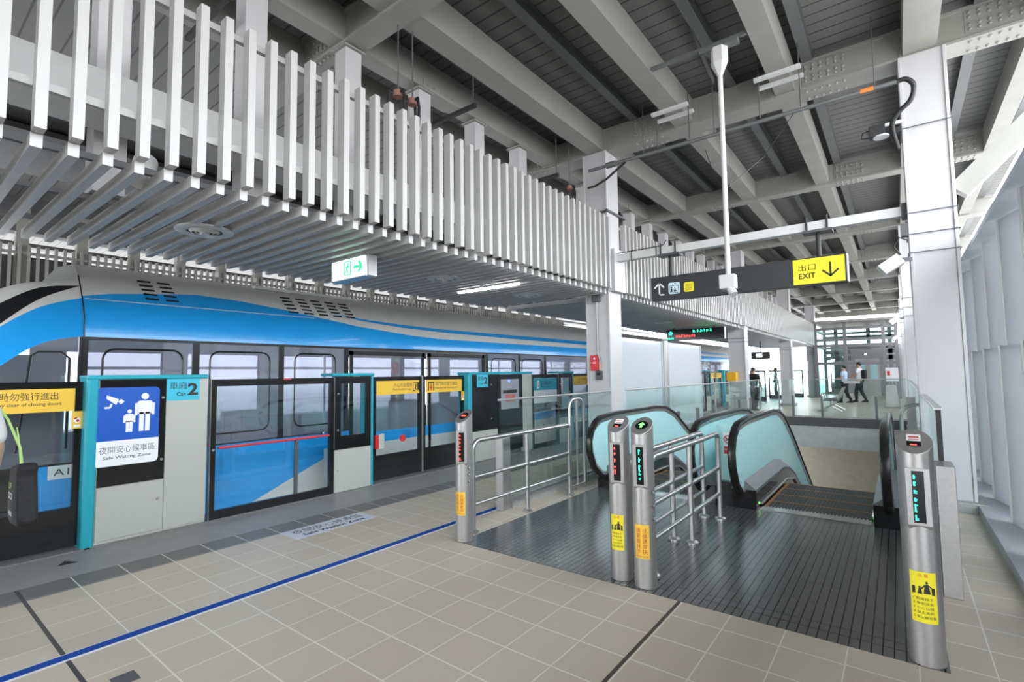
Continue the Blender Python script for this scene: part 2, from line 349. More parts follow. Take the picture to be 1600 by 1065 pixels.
for i, (y, w) in enumerate(TB):
    o = thing('cross_beam', f'pale grey riveted cross beam under the roof, {ORD[i-2] if i>=2 else "behind the viewer, "+ORD[i]} counting from the near pillars', 'roof beam', (-1, y, ZB), 'cross beams under the roof')
    b = MB(); ibeam(b, 'x', y, ZB-.03, 5.42, -6.6, 1.9, w, box=False, fl=.03, web=w-.05)
    for xx in (-3.74, -2.29, -.98, .37): b.box(xx-.18, xx+.18, y-w/2-.004, y+w/2+.004, ZB-.032, 5.421)
    b.build('beam_body', 'steel', o)
    b = MB()
    for xx in (-2.85, -.55, -4.9, 1.0):
        for s in (-1, 1):
            b.box(xx-.24, xx+.24, y+s*(w/2-.025)-.006, y+s*(w/2-.025)+.006, 5.13, 5.24); b.box(xx-.24, xx+.24, y+s*(w/2-.025)-.006, y+s*(w/2-.025)+.006, 5.27, 5.38)
            for q in range(6):
                for z in (5.16, 5.21, 5.30, 5.35): b.sphere((xx-.2+.08*q, y+s*(w/2-.018), z), .019, 4)
        for q in range(6):
            for s in (-1, 1): b.sphere((xx-.2+.08*q, y+s*w*.3, ZB-.035), .019, 4)
    b.build('bolted_splice', 'steel', o)
for i, x in enumerate((-5.9, -5.05, -4.2, -3.05, -1.62, -.72, .9, 1.7)):
    b = MB(); ibeam(b, 'y', x, 5.40, 5.56, -14, 40, .12, fl=.015, web=.02)
    tag(b.build('purlin', 'darkpurlin'), f'dark galvanised purlin under the ribbed roof deck, {ORD[i]} from the train side', 'purlin', 'dark purlins under the roof')

# ------------------------------------------------------------------ columns
def column(x0, x1, y0, y1, label, top=5.06, base=True, m='column'):
    o = thing('steel_column', label, 'column', ((x0+x1)/2, (y0+y1)/2, 0), 'white steel columns')
    b = MB(); b.box(x0+.02, x1-.02, y0+.012, y1-.012, 0, top); b.build('shaft', m, o)
    b = MB()
    for a in ((x0, x0+.03), (x1-.03, x1)): b.box(a[0], a[1], y0-.008, y1+.008, 0, top)
    b.build('flange', m, o, bevel=.004)
    if base: B(x0-.07, x1+.07, y0-.12, y1+.07, 0, .107).build('plinth', 'plinth', o, bevel=.004)
    for z in ((2.79, 3.0, 3.24, 4.22) if x0 > 0 else (2.45, 2.35) if y0 > 10 else ()):
        t = MB(); q = .012; t.tube([(x0-q,y0-q,z),(x1+q,y0-q,z),(x1+q,y1+q,z),(x0-q,y1+q,z)], .006, 6, closed=True)
        t.build('strap', 'darkgrey', o)
    return o
CC = [column(-3.96, -3.54, 7.12, 7.52, 'white column at the end of the glass railing, red notice on its face'),
 column(-3.96, -3.5, 15.66, 16.05, 'white column with an amber box at its foot rail, beyond the white screens'),
 column(-3.98, -3.53, 23.85, 24.25, 'white column rising from a grey plinth behind the far railing'),
 column(-3.98, -3.53, 31.9, 32.3, 'farthest white column of the left row, beside the lift tower')]
RC = [column(.17, .59, 7.12, 7.52, 'large white pillar at right with floodlight and speaker'),
 column(.17, .59, 15.6, 16.0, 'second white pillar of the right row, just past the large one'),
 column(.17, .59, 23.9, 24.3, 'third white pillar of the right row'),
 column(.17, .59, 32, 32.4, 'last white pillar of the right row beside the lift')]
for i, y in enumerate((7.32, 15.8, 24.1, 32.2)):
    o = tag(MB().bar((.62, y, 3.44), (1.9, y, 4.75), .16, .2).build('knee_brace', 'steel'), f'slanting white brace from the {["large right","second right","third right","last right"][i]} pillar up to the roof edge', 'brace', 'slanting braces')

# ------------------------------------------------------------------ slatted fascia and soffit
SZ0, SZ1, SX = 2.80, 3.92, -3.45
def slat_mesh(ys): 
    b = MB()
    for y in ys: b.box(SX-.085, SX, y-.05, y, SZ0, SZ1)
    return b
def fascia(label, ys, nind):
    o = thing('slatted_fascia', label, 'slat screen', (SX, ys[0], SZ0), 'vertical slat screens')
    proto = slat_mesh([ys[0]]).build('slat', 'slat', o)
    for y in ys[1:nind]:
        c = proto.copy(); COL.objects.link(c); c.parent = o; c.location = (0, y-ys[0], 0)
    if len(ys) > nind: tag(slat_mesh(ys[nind:]).build('far_slats', 'slat', o), kind='stuff')
    b = MB()
    for z in (3.07, 3.865): b.box(SX-.125, SX-.086, ys[0]-.1, ys[-1]+.1, z-.022, z+.022)
    b.build('rail', 'slat', o)
    return o
ys1 = [.38+.151*k for k in range(-14, 45)]; ys1 = [y for y in ys1 if y < 7.08]
fascia('near run of tall white vertical slats hanging over the platform up to the middle column', ys1, 100)
ys2 = [7.62+.151*k for k in range(155)]
fascia('far run of white vertical slats continuing beyond the middle column', ys2, 100)
tag(B(SX-.09, SX+.004, 7.14, 7.53, SZ0-.02, 3.45).build('cover_panel', 'column'), 'plain white cover panel between the two slat screens at the column', 'panel')
BX0 = -5.95
def battens(ys):
    b = MB()
    for y in ys: b.box(BX0, SX-.09, y-.05, y, 2.725, 2.80)
    return b
o = thing('slatted_soffit', 'near slatted ceiling of grey horizontal battens above the platform edge', 'slatted ceiling', (-4.6, 0, 2.72))
p = battens([ys1[0]]).build('batten', 'slat', o)
for y in ys1[1:]:
    c = p.copy(); COL.objects.link(c); c.parent = o; c.location = (0, y-ys1[0], 0)
b = MB()
for x in (-3.75, -4.6, -5.5): b.box(x-.02, x+.02, ys1[0], 7.05, 2.801, 2.84)
b.build('carrier_rail', 'darkgrey', o)
o = thing('slatted_soffit', 'far slatted ceiling continuing beyond the middle column toward the lift', 'slatted ceiling', (-4.6, 8, 2.72))
tag(battens(ys2).build('batten_panel', 'slat', o), kind='stuff')
b = MB()
for x in (-3.75, -4.6, -5.5): b.box(x-.02, x+.02, 7.6, 32, 2.801, 2.84)
b.build('carrier_rail', 'darkgrey', o)
tag(B(-4.36, -4.02, -2, 34, 3.24, 3.52).build('cable_tray', 'white'), 'long white cable tray behind the vertical slats', 'cable tray')
tag(B(-5.35, -4.85, -2, 33, 3.36, 3.75).build('air_duct', 'darkgrey'), 'dark grey air duct above the slatted ceiling', 'duct')
struct(B(-5.95, -4.9, -2, 33, 3.3, 3.34), 'void_dark_sheet', 'darkgrey')  # shade of the void above the battens, put in as a dark sheet
for k in range(27):
    y = .94+1.03*k
    if abs(y-7.3) < .35: continue
    o = thing('soffit_hanger', f'square white hanger post above the slat screen, {ORD[k]} from the left picture edge', 'hanger post', (-4.6, y, 3), 'hanger posts above the slats')
    b = MB(); b.box(-4.7, -4.5, y, y+.2, 2.85, 5.02); b.build('post', 'column', o, bevel=.006)
    b = MB(); b.box(-4.73, -4.47, y-.03, y+.23, 5.02, 5.04); b.box(-4.64, -4.56, y+.06, y+.14, 5.04, 5.08); b.build('top_plate', 'steel', o)
# opposite platform: slat screen, posts, backing
ysf = [-1+.15*k for k in range(170)]
o = thing('opposite_slat_screen', 'distant grey slat screen across the tracks behind the train', 'slat screen', (-15, 5, 3.3))
b = MB()
for y in ysf: b.box(-15.08, -15, y-.055, y, 3.3, 4.46)
tag(b.build('slat_row', 'steel', o), kind='stuff'); b = MB(); b.box(-15.13, -15.08, -1, 25, 3.42, 3.46); b.box(-15.13, -15.08, -1, 25, 4.26, 4.32); b.build('rail', 'slat', o)
struct(B(-15.7, -15.6, -14, 40, 3.1, 4.3), 'wall_opposite', 'darkgrey')
struct(B(-15.9, -15.6, -14, 40, 4.53, 4.62), 'trim_3', 'darkgrey')
struct(B(-15.6, -15.2, -14, 40, 4.78, 5.56), 'trim_4', 'darkgrey')
for k in range(22):
    y = 1.92+1.03*k
    tag(B(-15.35, -15.14, y, y+.21, 3.4, 5.3).build('opposite_post', 'steel'), f'grey post behind the distant slat screen, {ORD[k]} from the left picture edge', 'hanger post', 'posts of the opposite slat screen')

# ceiling fittings
def diffuser(x, y, label):
    o = thing('ceiling_diffuser', label, 'air diffuser', (x, y, 2.72), 'round ceiling diffusers')
    b = MB()
    b.lathe(x, y, [(.135, 2.722), (.20, 2.715), (.215, 2.722), (.215, 2.735), (.135, 2.735)], 28); b.build('outer_ring', 'greylt', o, smooth=True)
    b = MB()
    for r in (.115, .085, .055): b.lathe(x, y, [(r, 2.725), (r-.02, 2.705), (r-.025, 2.71), (r-.006, 2.73)], 24)
    b.build('inner_cones', 'greylt', o, smooth=True); MB().cyl(x, y, 2.69, 2.705, .035, 16).build('core', 'greylt', o)
    MB().cyl(x, y, 2.73, 2.86, .15, 20).build('duct_neck', 'darkgrey', o)
for (x, y, l) in ((-4.55, 1.70, 'round ceiling diffuser nearest the viewer, above the train nose'), (-4.56, 4.52, 'round ceiling diffuser left of the tube lamp'), (-4.57, 6.36, 'round ceiling diffuser just right of the tube lamp'), (-4.6, 9.4, 'round ceiling diffuser first beyond the middle column'), (-4.6, 12.2, 'round ceiling diffuser above the departure board')): diffuser(x, y, l)
o = thing('tube_lamp', 'lit white tube lamp recessed between the ceiling battens', 'lamp', (-4.5, 5.35, 2.72)); B(-5.1, -4.0, 5.325, 5.375, 2.695, 2.72).build('light_tube', 'lamp', o); B(-5.11, -3.99, 5.315, 5.385, 2.72, 2.724).build('housing', 'greylt', o)
o = thing('ceiling_speaker', 'small grey spotlight pair under the slatted ceiling before the lamp', 'spotlight', (-4.2, 4.95, 2.7))
B(-4.33, -4.1, 4.93, 4.97, 2.69, 2.724).build('bar', 'greylt', o); b = MB(); b.cyl(-4.31, 4.95, 2.64, 2.69, .025, 12); b.build('lamp_head', 'greylt', o); b = MB(); b.cyl(-4.12, 4.95, 2.64, 2.69, .025, 12); b.build('lamp_head', 'greylt', o)
o = thing('flood_spotlight', 'white round spotlight peeping between the near slats', 'spotlight', (-3.95, 1.1, 2.85)); MB().tube([(-4.0, 1.12, 2.98), (-3.9, 1.06, 2.80)], .07, 16).build('lamp_head', 'white', o, smooth=True); MB().tube([(-4.0, 1.12, 3.2), (-4.0, 1.12, 2.95)], .015, 8).build('stem', 'white', o)
# exit box sign
o = thing('exit_box_sign', 'lit white box sign with green running figure under the slats', 'exit sign', (-4.5, 3.05, 2.6)); EX = -4.795
B(EX, EX+.61, 3.05, 3.17, 2.50, 2.722).build('case', 'inox', o, bevel=.006); B(EX+.014, EX+.595, 3.042, 3.05, 2.515, 2.715).build('face', 'exitlit', o)
B(EX+.615, EX+.635, 3.06, 3.16, 2.51, 2.72).build('end_cap', 'greylt', o)
O = (EX+.014, 3.041, 2.513)
flat(o, 'pictogram', 'exitgreen', O, XP, ZP, [rect(.225, .345, .03, .04), rect(.225, .24, .03, .18), rect(.33, .345, .03, .18), rect(.225, .345, .17, .18), circ(.295, .15, .012, 12), seg((.29,.135),(.275,.095),.022), seg((.285,.13),(.25,.115),.012), seg((.29,.135),(.315,.11),.012), seg((.275,.095),(.30,.07),.014), seg((.30,.07),(.29,.045),.012), seg((.275,.095),(.26,.07),.014), seg((.26,.07),(.24,.06),.012)])
flat(o, 'arrow', 'exitgreen', O, XP, ZP, [rect(.39, .50, .088, .116), seg((.475,.158),(.53,.102),.03), seg((.475,.048),(.53,.102),.03)])
text('緊急出口', 'exitgreen', o, (EX+.055, 3.0405, 2.59), XP, ZP, .032, .145); text('EXIT', 'exitgreen', o, (EX+.055, 3.0405, 2.545), XP, ZP, .025, .125)

# ------------------------------------------------------------------ floor markings, landing plates
tag_o = thing('floor_tape', 'long blue floor line with white edges on the beige tiles', 'floor line', (-3.65, 4, 0))
B(-3.684, -3.592, -2, 5.6, 0, .002).build('white_edge', 'stripw', tag_o); B(-3.676, -3.608, -2, 5.6, .002, .003).build('blue_band', 'strip', tag_o)
o = thing('waiting_zone_sticker', 'pale floor sticker with dark writing beside the platform edge', 'floor sticker', (-4.62, 2.95, 0))
B(-4.77, -4.465, 2.51, 3.40, 0, .002).build('sheet', mat('sticker_pale', (.62, .65, .74), .5), o)
text('夜間安心候車區', 'ink', o, (-4.61, 2.58, .002), YP, (-1,0,0), .12, .76); text('Safe Waiting Zone', 'ink', o, (-4.49, 2.62, .002), YP, (-1,0,0), .09, .68, bold=.03)
for i, (y, l) in enumerate(((1.09, 'by the near cabinet'), (6.02, 'by the second pair of gates'))):
    flat(None, 'floor_arrow', 'ink', (0, 0, .0005), XP, YP, [[(-5.44, y-.065), (-5.55, y), (-5.427, y+.065)]], .001)
    tag(bpy.context.scene.objects[[q.name for q in COL.objects][-1]], 'small dark triangle mark on the granite edge '+l, 'floor mark', 'triangle marks')
tag(B(-3.2, -3.09, .82, .92, 0, .003).build('floor_plate', 'darkgrey'), 'small square metal cover set in the tiles near the bottom left', 'floor cover')
o = tag(B(-3.2, -1.57, 3.33, 6.12, 0, .004).build('landing_plate', 'plate'), 'grooved metal landing plate before the left escalator', 'landing plate', 'escalator landing plates')
o = tag(B(-1.566, .13, 3.33, 6.12, 0, .004).build('landing_plate', 'plate'), 'grooved metal landing plate before the right escalator', 'landing plate', 'escalator landing plates')

# ------------------------------------------------------------------ platform gates
GX = -5.77; DX = -5.87; GZ = 1.53
def human_icon(cx, y, h):
    s = h
    return [circ(cx, y+.92*s, .085*s, 16), rrect(cx-.17*s, cx+.17*s, y+.45*s, y+.80*s, .06*s), rect(cx-.12*s, cx-.015*s, y, y+.5*s), rect(cx+.015*s, cx+.12*s, y, y+.5*s), rect(cx-.22*s, cx-.16*s, y+.42*s, y+.74*s), rect(cx+.16*s, cx+.22*s, y+.42*s, y+.74*s)]
def big_cabinet(y0, label, poster=True, side=True):
    o = thing('gate_cabinet', label, 'gate cabinet', (GX, y0, 0), 'teal edged gate cabinets'); y1 = y0+(.98 if side else .755)
    B(GX-.24, GX-.01, y0+.06, y1, .0, 1.50).build('body', 'cream', o)
    MB().prism(rrect(GX-.25, GX+.015, y0-.02, y0+.075, .03), 'z', 0, 1.5).build('teal_post', 'teal', o, smooth=True)
    B(GX-.26, GX+.02, y0-.02, y1, 1.495, 1.535).build('teal_cap', 'teal', o, bevel=.012)
    ye = y0+(.60 if side else .75); so = 0 if side else -.41
    B(GX-.012, GX, y0+.08, ye, .52, 1.49).build('black_panel', 'black', o)
    B(GX-.012, GX+.002, y0+.08, ye, .04, .515).build('access_panel', 'cream', o, bevel=.003)
    if side: B(GX-.012, GX, y0+.606, y1, .03, 1.49).build('side_panel', 'cream', o)
    MB().tube([(GX, y0+.555, .335), (GX+.012, y0+.555, .335)], .012, 12).build('lock', 'inox', o)
    for z in (1.31, .71): MB().tube([(GX, y0+.575, z), (GX+.01, y0+.575, z)], .012, 12).build('screw', 'inox', o)
    s = B(GX, GX+.003, y0+.605+so, y0+.90+so, 1.275, 1.493).build('car_sticker', 'cyan', o)
    text('車廂', 'ink', s, (GX+.003, y0+.63+so, 1.385), YP, ZP, .075, .15); text('Car', 'ink', s, (GX+.003, y0+.69+so, 1.32), YP, ZP, .04, bold=.02); text('2', 'ink', s, (GX+.003, y0+.79+so, 1.325), YP, ZP, .125, .095, bold=.035)
    if poster:
        p = flat(o, 'poster', 'blue', (GX, y0, 0), YP, ZP, [rrect(.05, .545, .70, 1.42, .04)], .003, .003)
        flat(p, 'white_panel', 'paper', (GX, y0, 0), YP, ZP, [[(.05,.93),(.05,.735),(.06,.71),(.085,.70),(.51,.70),(.535,.71),(.545,.735),(.545,.93)]], .001, .006)
        flat(p, 'adult_figure', 'paper', (GX, y0, 0), YP, ZP, human_icon(.425, 1.0, .36), .001, .006); flat(p, 'child_figure', 'paper', (GX, y0, 0), YP, ZP, human_icon(.305, 1.0, .21), .001, .006); flat(p, 'camera_symbol', 'paper', (GX, y0, 0), YP, ZP, [[(.125,1.32),(.13,1.35),(.22,1.31),(.20,1.26)], seg((.225,1.30),(.25,1.275),.035), seg((.165,1.27),(.155,1.235),.016), seg((.155,1.235),(.115,1.235),.016)], .001, .006)
        text('夜間安心候車區', 'inkblue', p, (GX+.0072, y0+.085, .815), YP, ZP, .065, .43); text('Safe Waiting Zone', 'inkblue', p, (GX+.0072, y0+.115, .755), YP, ZP, .036, .37, bold=.015)
    return o
def glass_gate(y0, y1, label, red=True, name='fixed_gate_panel', x=GX, sign=False):
    o = thing(name, label, 'glass gate panel', (x, y0, 0), 'fixed glass gate panels'); f = .055
    b = MB(); b.box(x-.05, x, y0, y0+f, 0, 1.48); b.box(x-.05, x, y1-f, y1, 0, 1.48); b.box(x-.05, x, y0+f, y1-f, 0, .1); b.box(x-.05, x, y0+f, y1-f, 1.405, 1.48)
    b.build('frame', 'black', o)
    b = MB(); b.box(x-.053, x+.003, y0-.006, y0, 0, 1.485); b.box(x-.053, x+.003, y1, y1+.006, 0, 1.485); b.build('edge_trim', 'inox', o)
    B(x-.025, x-.018, y0+f, y1-f, .1, 1.405).build('pane', 'psd', o)
    if red:
        ym = y0+.66*(y1-y0); B(x-.032, x-.01, ym-.02, ym+.02, .1, .74).build('mullion', 'darkgrey', o)
        MB().tube([(x+.03, y0+.07, .755), (x+.03, y1-.09, .755)], .014, 10).build('push_bar', 'red', o, smooth=True)
        for yy in (y0+.03, ym): MB().tube([(x, yy, .735), (x+.012, yy, .735)], .014, 10).build('screw', 'inox', o)
        B(x, x+.004, y0+.78, y0+.88, 1.462, 1.478).build('red_tag', 'red', o)
    if sign:
        s = B(x-.01, x+.003, y0+.05, y1-.07, .9, 1.40).build('map_board', 'poster', o); B(x+.003, x+.004, y0+.05, y1-.07, 1.16, 1.40).build('blue_heading', 'cyan2', s)
        text('公園站', 'ink', s, (x+.0045, y0+.32, 1.27), YP, ZP, .07, .36); text('Park station', 'ink', s, (x+.0045, y0+.32, 1.215), YP, ZP, .035, .34)
        flat(s, 'icon', 'paper', (x, 0, 0), YP, ZP, [rrect(y0+.16, y0+.25, 1.2, 1.35, .02)], .001, .0045); text('捷\n運', 'ink', s, (x+.0062, y0+.18, 1.22), YP, ZP, .11, .05)
        flat(s, 'route_line', 'ink', (x, 0, 0), YP, ZP, [rect(y0+.1, y1-.13, 1.035, 1.042)]+[seg((y0+.1+.09*q, 1.045), (y0+.14+.09*q, 1.10), .006) for q in range(8)], .001, .0032)
    return o
def small_cabinet(y0, label):
    o = thing('gate_end_cabinet', label, 'gate cabinet', (GX, y0, 0), 'narrow gate cabinets'); y1 = y0+.585
    B(GX-.24, GX-.012, y0, y1-.02, 0, .55).build('body', 'cream', o)
    b = MB(); b.box(GX-.04, GX, y0, y0+.09, .55, 1.49); b.box(GX-.04, GX, y1-.1, y1-.02, .55, 1.49); b.box(GX-.04, GX, y0+.09, y1-.1, 1.40, 1.49); b.box(GX-.04, GX, y0+.09, y1-.1, .55, .72); b.build('black_panel', 'black', o)
    B(GX-.025, GX-.018, y0+.09, y1-.1, .72, 1.40).build('pane', 'psd', o)
    B(GX-.012, GX, y0, y1-.02, .0, .545).build('access_panel', 'cream', o)
    MB().prism(rrect(GX-.25, GX+.01, y1-.03, y1+.01, .015), 'z', 0, 1.5).build('teal_post', 'teal', o, smooth=True)
    B(GX-.26, GX+.02, y0-.05, y1+.015, 1.495, 1.535).build('teal_cap', 'teal', o, bevel=.012)
    for z in (1.27, .80): MB().tube([(GX, y0+.045, z), (GX+.01, y0+.045, z)], .012, 12).build('screw', 'inox', o)
    MB().tube([(GX, y0+.05, .28), (GX+.01, y0+.05, .28)], .01, 12).build('lock', 'inox', o)
    return o
def sliding_door(y0, y1, label, left):
    """one leaf; sign lettering differs"""
    x = DX; o = thing('platform_screen_door', label, 'platform gate door', (x, y0, 0), 'sliding gate doors'); f = .055
    b = MB(); b.box(x-.05, x, y0, y0+f, .03, 1.48); b.box(x-.05, x, y1-f, y1, .03, 1.48); b.box(x-.05, x, y0+f, y1-f, .03, .37); b.box(x-.05, x, y0+f, y1-f, 1.42, 1.48); b.build('frame', 'black', o)
    B(x-.025, x-.018, y0+f, y1-f, .37, 1.42).build('pane', 'psd', o)
    e1 = y1 if left else y0; B(x-.055, x+.004, e1-.008, e1+.008, .02, 1.49).build('edge_trim', 'inox', o)
    s = B(x, x+.003, y0+.06, y1-.06, 1.22, 1.42).build('yellow_sign', 'yellow', o); X = x+.003; w = y1-y0-.12
    if left:
        text('小心月台間隙', 'ink', s, (X, y0+.06+.38*w, 1.325), YP, ZP, .062, .34*w*1.3); text('Mind the platform gap', 'ink', s, (X, y0+.06+.36*w, 1.27), YP, ZP, .036, .44*w)
        a = y0+.06+.84*w
        flat(s, 'pictogram', 'ink', (X, a, 1.25), YP, ZP, [rect(0, .01, 0, .14), rect(.12, .13, 0, .14), rect(0, .13, .13, .14), rect(0, .05, 0, .02), circ(.06, .105, .012, 10), seg((.06,.09),(.055,.05),.02), seg((.055,.05),(.04,.02),.012), seg((.055,.05),(.075,.025),.012), rect(.09, .12, .02, .13)], .001, .0002)
    else:
        a = y0+.06+.06*w
        flat(s, 'pictogram', 'ink', (X, a, 1.25), YP, ZP, [rect(0, .13, .12, .14), rect(0, .02, 0, .12), rect(.11, .13, 0, .12), rect(.06, .07, .09, .12)], .001, .0002); flat(s, 'pictogram_figure', 'inkred', (X, a, 1.25), YP, ZP, [circ(.065, .085, .014, 10), rect(.05, .08, .03, .07), seg((.05,.065),(.03,.04),.012), seg((.08,.065),(.10,.04),.012), seg((.06,.03),(.05,0),.012), seg((.07,.03),(.08,0),.012)], .001, .0002)
        text('關門時勿強行進出', 'ink', s, (X, y0+.06+.26*w, 1.325), YP, ZP, .066, .60*w); text('Please stay clear of closing doors', 'ink', s, (X, y0+.06+.24*w, 1.268), YP, ZP, .037, .65*w, bold=.012)
        c = B(x, x+.004, y1-.075, y1-.005, 1.06, 1.215).build('small_sticker', 'yellow', o); flat(c, 'sticker_print', 'paper', (x+.004, y1-.075, 1.06), YP, ZP, [circ(.035, .075, .024, 14), rect(.012, .058, .012, .035)], .0008); flat(c, 'sticker_mark', 'inkred', (x+.0048, y1-.075, 1.06), YP, ZP, [seg((.015,.085),(.035,.10),.012), circ(.04, .07, .012, 10)], .0006)
    return o
big_cabinet(1.25, 'gate cabinet with the large blue safe waiting zone poster')
glass_gate(2.265, 3.725, 'wide glass gate panel with a red push bar beside the poster cabinet')
small_cabinet(3.735, 'narrow gate cabinet with teal cap between red bar panel and double doors')
sliding_door(.30, 1.235, 'right gate leaf at the left picture edge, with a cut-off yellow sign', False)
sliding_door(-.62, .29, 'gate leaf outside the left edge of the picture', True)
d1 = sliding_door(4.40, 5.315, 'gate leaf with the mind the platform gap sign', True)
d2 = sliding_door(5.33, 6.27, 'gate leaf with the stay clear of closing doors sign, left of the second car cabinet', False)
r_ = thing('call_box', 'red and cream box fixed on the left gate leaf of the pair', 'call box', (DX, 4.5, .57)); B(DX+.001, DX+.05, 4.405, 4.465, .47, .66).build('red_cover', 'red', r_); B(DX+.001, DX+.05, 4.467, 4.55, .46, .67).build('case', 'cream', r_, bevel=.01)
B(DX, DX+.045, 4.55, 4.565, .455, .675).build('rim', 'cream', r_)
MB().tube([(DX, 4.93, .57), (DX+.012, 4.93, .57)], .052, 20).build('round_sticker', 'red', d1)
# second cabinet block
o = big_cabinet(6.285, 'second gate cabinet with teal post and car sticker, right of the double doors', poster=False, side=False)
p = thing('notice_cabinet', 'black gate panel with posted notice and small blue lamp', 'gate cabinet', (GX, 7.05, 0))
b = MB(); b.box(GX-.05, GX, 7.05, 7.80, .1, 1.49); b.build('black_panel', 'black', p); B(GX, GX+.004, 7.14, 7.69, .85, 1.40).build('notice', mat('notice_grey', (.30, .31, .34), .5), p)
B(GX+.004, GX+.005, 7.27, 7.56, .98, 1.12).build('red_print', mat('faded_red', (.45, .14, .13), .5), p); B(GX+.004, GX+.005, 7.2, 7.62, 1.14, 1.20).build('text_block', 'ink', p)
MB().tube([(GX, 7.38, 1.365), (GX+.012, 7.38, 1.365)], .024, 14).build('blue_lamp', 'bluelit', p); B(GX-.2, GX-.05, 7.05, 7.80, 0, 1.49).build('core', 'darkgrey', p)
B(GX-.26, GX+.02, 7.042, 8.12, 1.495, 1.535).build('teal_cap', 'teal', p, bevel=.012); B(GX-.2, GX, 7.80, 8.11, 0, 1.495).build('cream_panel', 'cream', p)
glass_gate(8.13, 9.1, 'glass gate panel with a teal headed route map', red=False, sign=True)
P = 5.04
sc2 = small_cabinet(9.12, 'narrow teal gate cabinet half hidden behind the middle column')
for k in range(1, 4):
    y = 9.72+5.2*(k-1)
    sliding_door(y, y+.93, f'left gate leaf of the {ORD[k]} pair along the platform', True); sliding_door(y+.94, y+1.87, f'right gate leaf of the {ORD[k]} pair along the platform', False)
    big_cabinet(y+1.9, f'teal gate cabinet right after the {ORD[k]} pair of gates', poster=(k == 2))
    glass_gate(y+2.9, y+4.55, f'plain glass gate panel beyond the {ORD[k]} pair of gates', red=False); small_cabinet(y+4.57, f'narrow gate cabinet before the {ORD[k+1]} pair of gates')
b = MB(); b.box(-6.08, -5.755, -2, 30, 0, .012); struct(b, 'trim_5', 'granite')

# ------------------------------------------------------------------ train
TX = -6.25
def interp(tab, y):
    if y <= tab[0][0]: return tab[0][1]
    for (a, va), (c, vc) in zip(tab, tab[1:]):
        if y <= c:
            t = (y-a)/(c-a); return va+(vc-va)*t
    return tab[-1][1]
XP_ = [(0, TX), (1.92, TX), (2.0, TX-.006), (2.1, TX-.03), (2.2, TX-.07), (2.3, TX-.13), (2.45, TX-.24), (2.56, TX-.33), (2.68, TX-.46), (2.8, TX-.6)]
def proj(y, z):     # points measured on the x=-6.2 plane pushed back onto the curved side
    zz = z
    for _ in range(8): f = interp(XP_, zz)/-6.2; zz = 1.5+(z-1.5)*f
    return y*f, zz
BT = [proj(*q) for q in ((1.25, 2.30), (1.45, 2.345), (1.715, 2.376), (2.239, 2.429), (2.7, 2.41), (3.266, 2.356), (3.8, 2.29), (4.385, 2.214), (4.769, 2.185), (5.4, 2.135), (6.026, 2.108), (8, 2.105), (11.1, 2.108))]
B2L = [proj(*q) for q in ((3.9, 2.36), (4.2, 2.335), (4.426, 2.30), (5.2, 2.25), (6.027, 2.227), (8, 2.21), (11.17, 2.20))]
B2H = [proj(*q) for q in ((3.9, 2.361), (4.2, 2.35), (4.425, 2.329), (5.2, 2.295), (6.027, 2.279), (8, 2.28), (11.17, 2.285))]
LOW = [(1.3, -.3), (2.9, -.02), (3.9, .39), (4.3, .47), (4.7, .5), (40, .5)]
o = thing('metro_train', 'blue and white metro train standing behind the platform gates', 'train', (TX-1.3, 8, 0))
stations = sorted(set([1.3+.12*i for i in range(45)]+[6.7+1.5*i for i in range(19)]))
b = MB(); rows = []
for y in stations:
    bt, l2, h2 = interp(BT, y), interp(B2L, y), interp(B2H, y)
    if l2 < bt+.004: l2 = bt+.004
    if h2 < l2+.0005: h2 = l2+.0005
    up = [(1.91, 0)]+[(1.91+(bt-1.91)*q/6, 0) for q in range(1, 7)]+[(l2, 1), (h2, 0)]
    up += [(h2+(2.70-h2)*q/4, 1) for q in range(1, 5)]
    rows.append((y, up))
for (ya, ua), (yb, ub) in zip(rows, rows[1:]):
    for q in range(1, len(ua)):
        pa, pb, pc, pd = ua[q-1][0], ua[q][0], ub[q][0], ub[q-1][0]; b.k = ua[q][1]
        b.add([(interp(XP_, pa), ya, pa), (interp(XP_, pb), ya, pb), (interp(XP_, pc), yb, pc), (interp(XP_, pd), yb, pd)], [(0, 1, 2, 3)])
y0, y1 = stations[0], stations[-1]; b.k = 1
xr = interp(XP_, 2.70); XC = TX-2.6
b.add([(xr, y0, 2.70), (xr, y1, 2.70), (TX-1.3, y1, 2.78), (TX-1.3, y0, 2.78)], [(0, 1, 2, 3)]); b.add([(XC-xr+TX, y0, 2.70), (XC-xr+TX, y1, 2.70), (TX-1.3, y1, 2.78), (TX-1.3, y0, 2.78)], [(0, 1, 2, 3)])
b.add([(XC-xr+TX, y0, 2.70), (XC-xr+TX, y1, 2.70), (XC, y1, 1.9), (XC, y0, 1.9)], [(0, 1, 2, 3)])
ob = b.build('upper_body', ['tblue', 'twhite'], o)
# merge doubles for smooth shading
bm = bmesh.new(); bm.from_mesh(ob.data); bmesh.ops.remove_doubles(bm, verts=bm.verts, dist=.0004); bmesh.ops.recalc_face_normals(bm, faces=bm.faces); bm.to_mesh(ob.data); bm.free()
ob.data.shade_smooth(); ob.data.set_sharp_from_angle(angle=R(40))
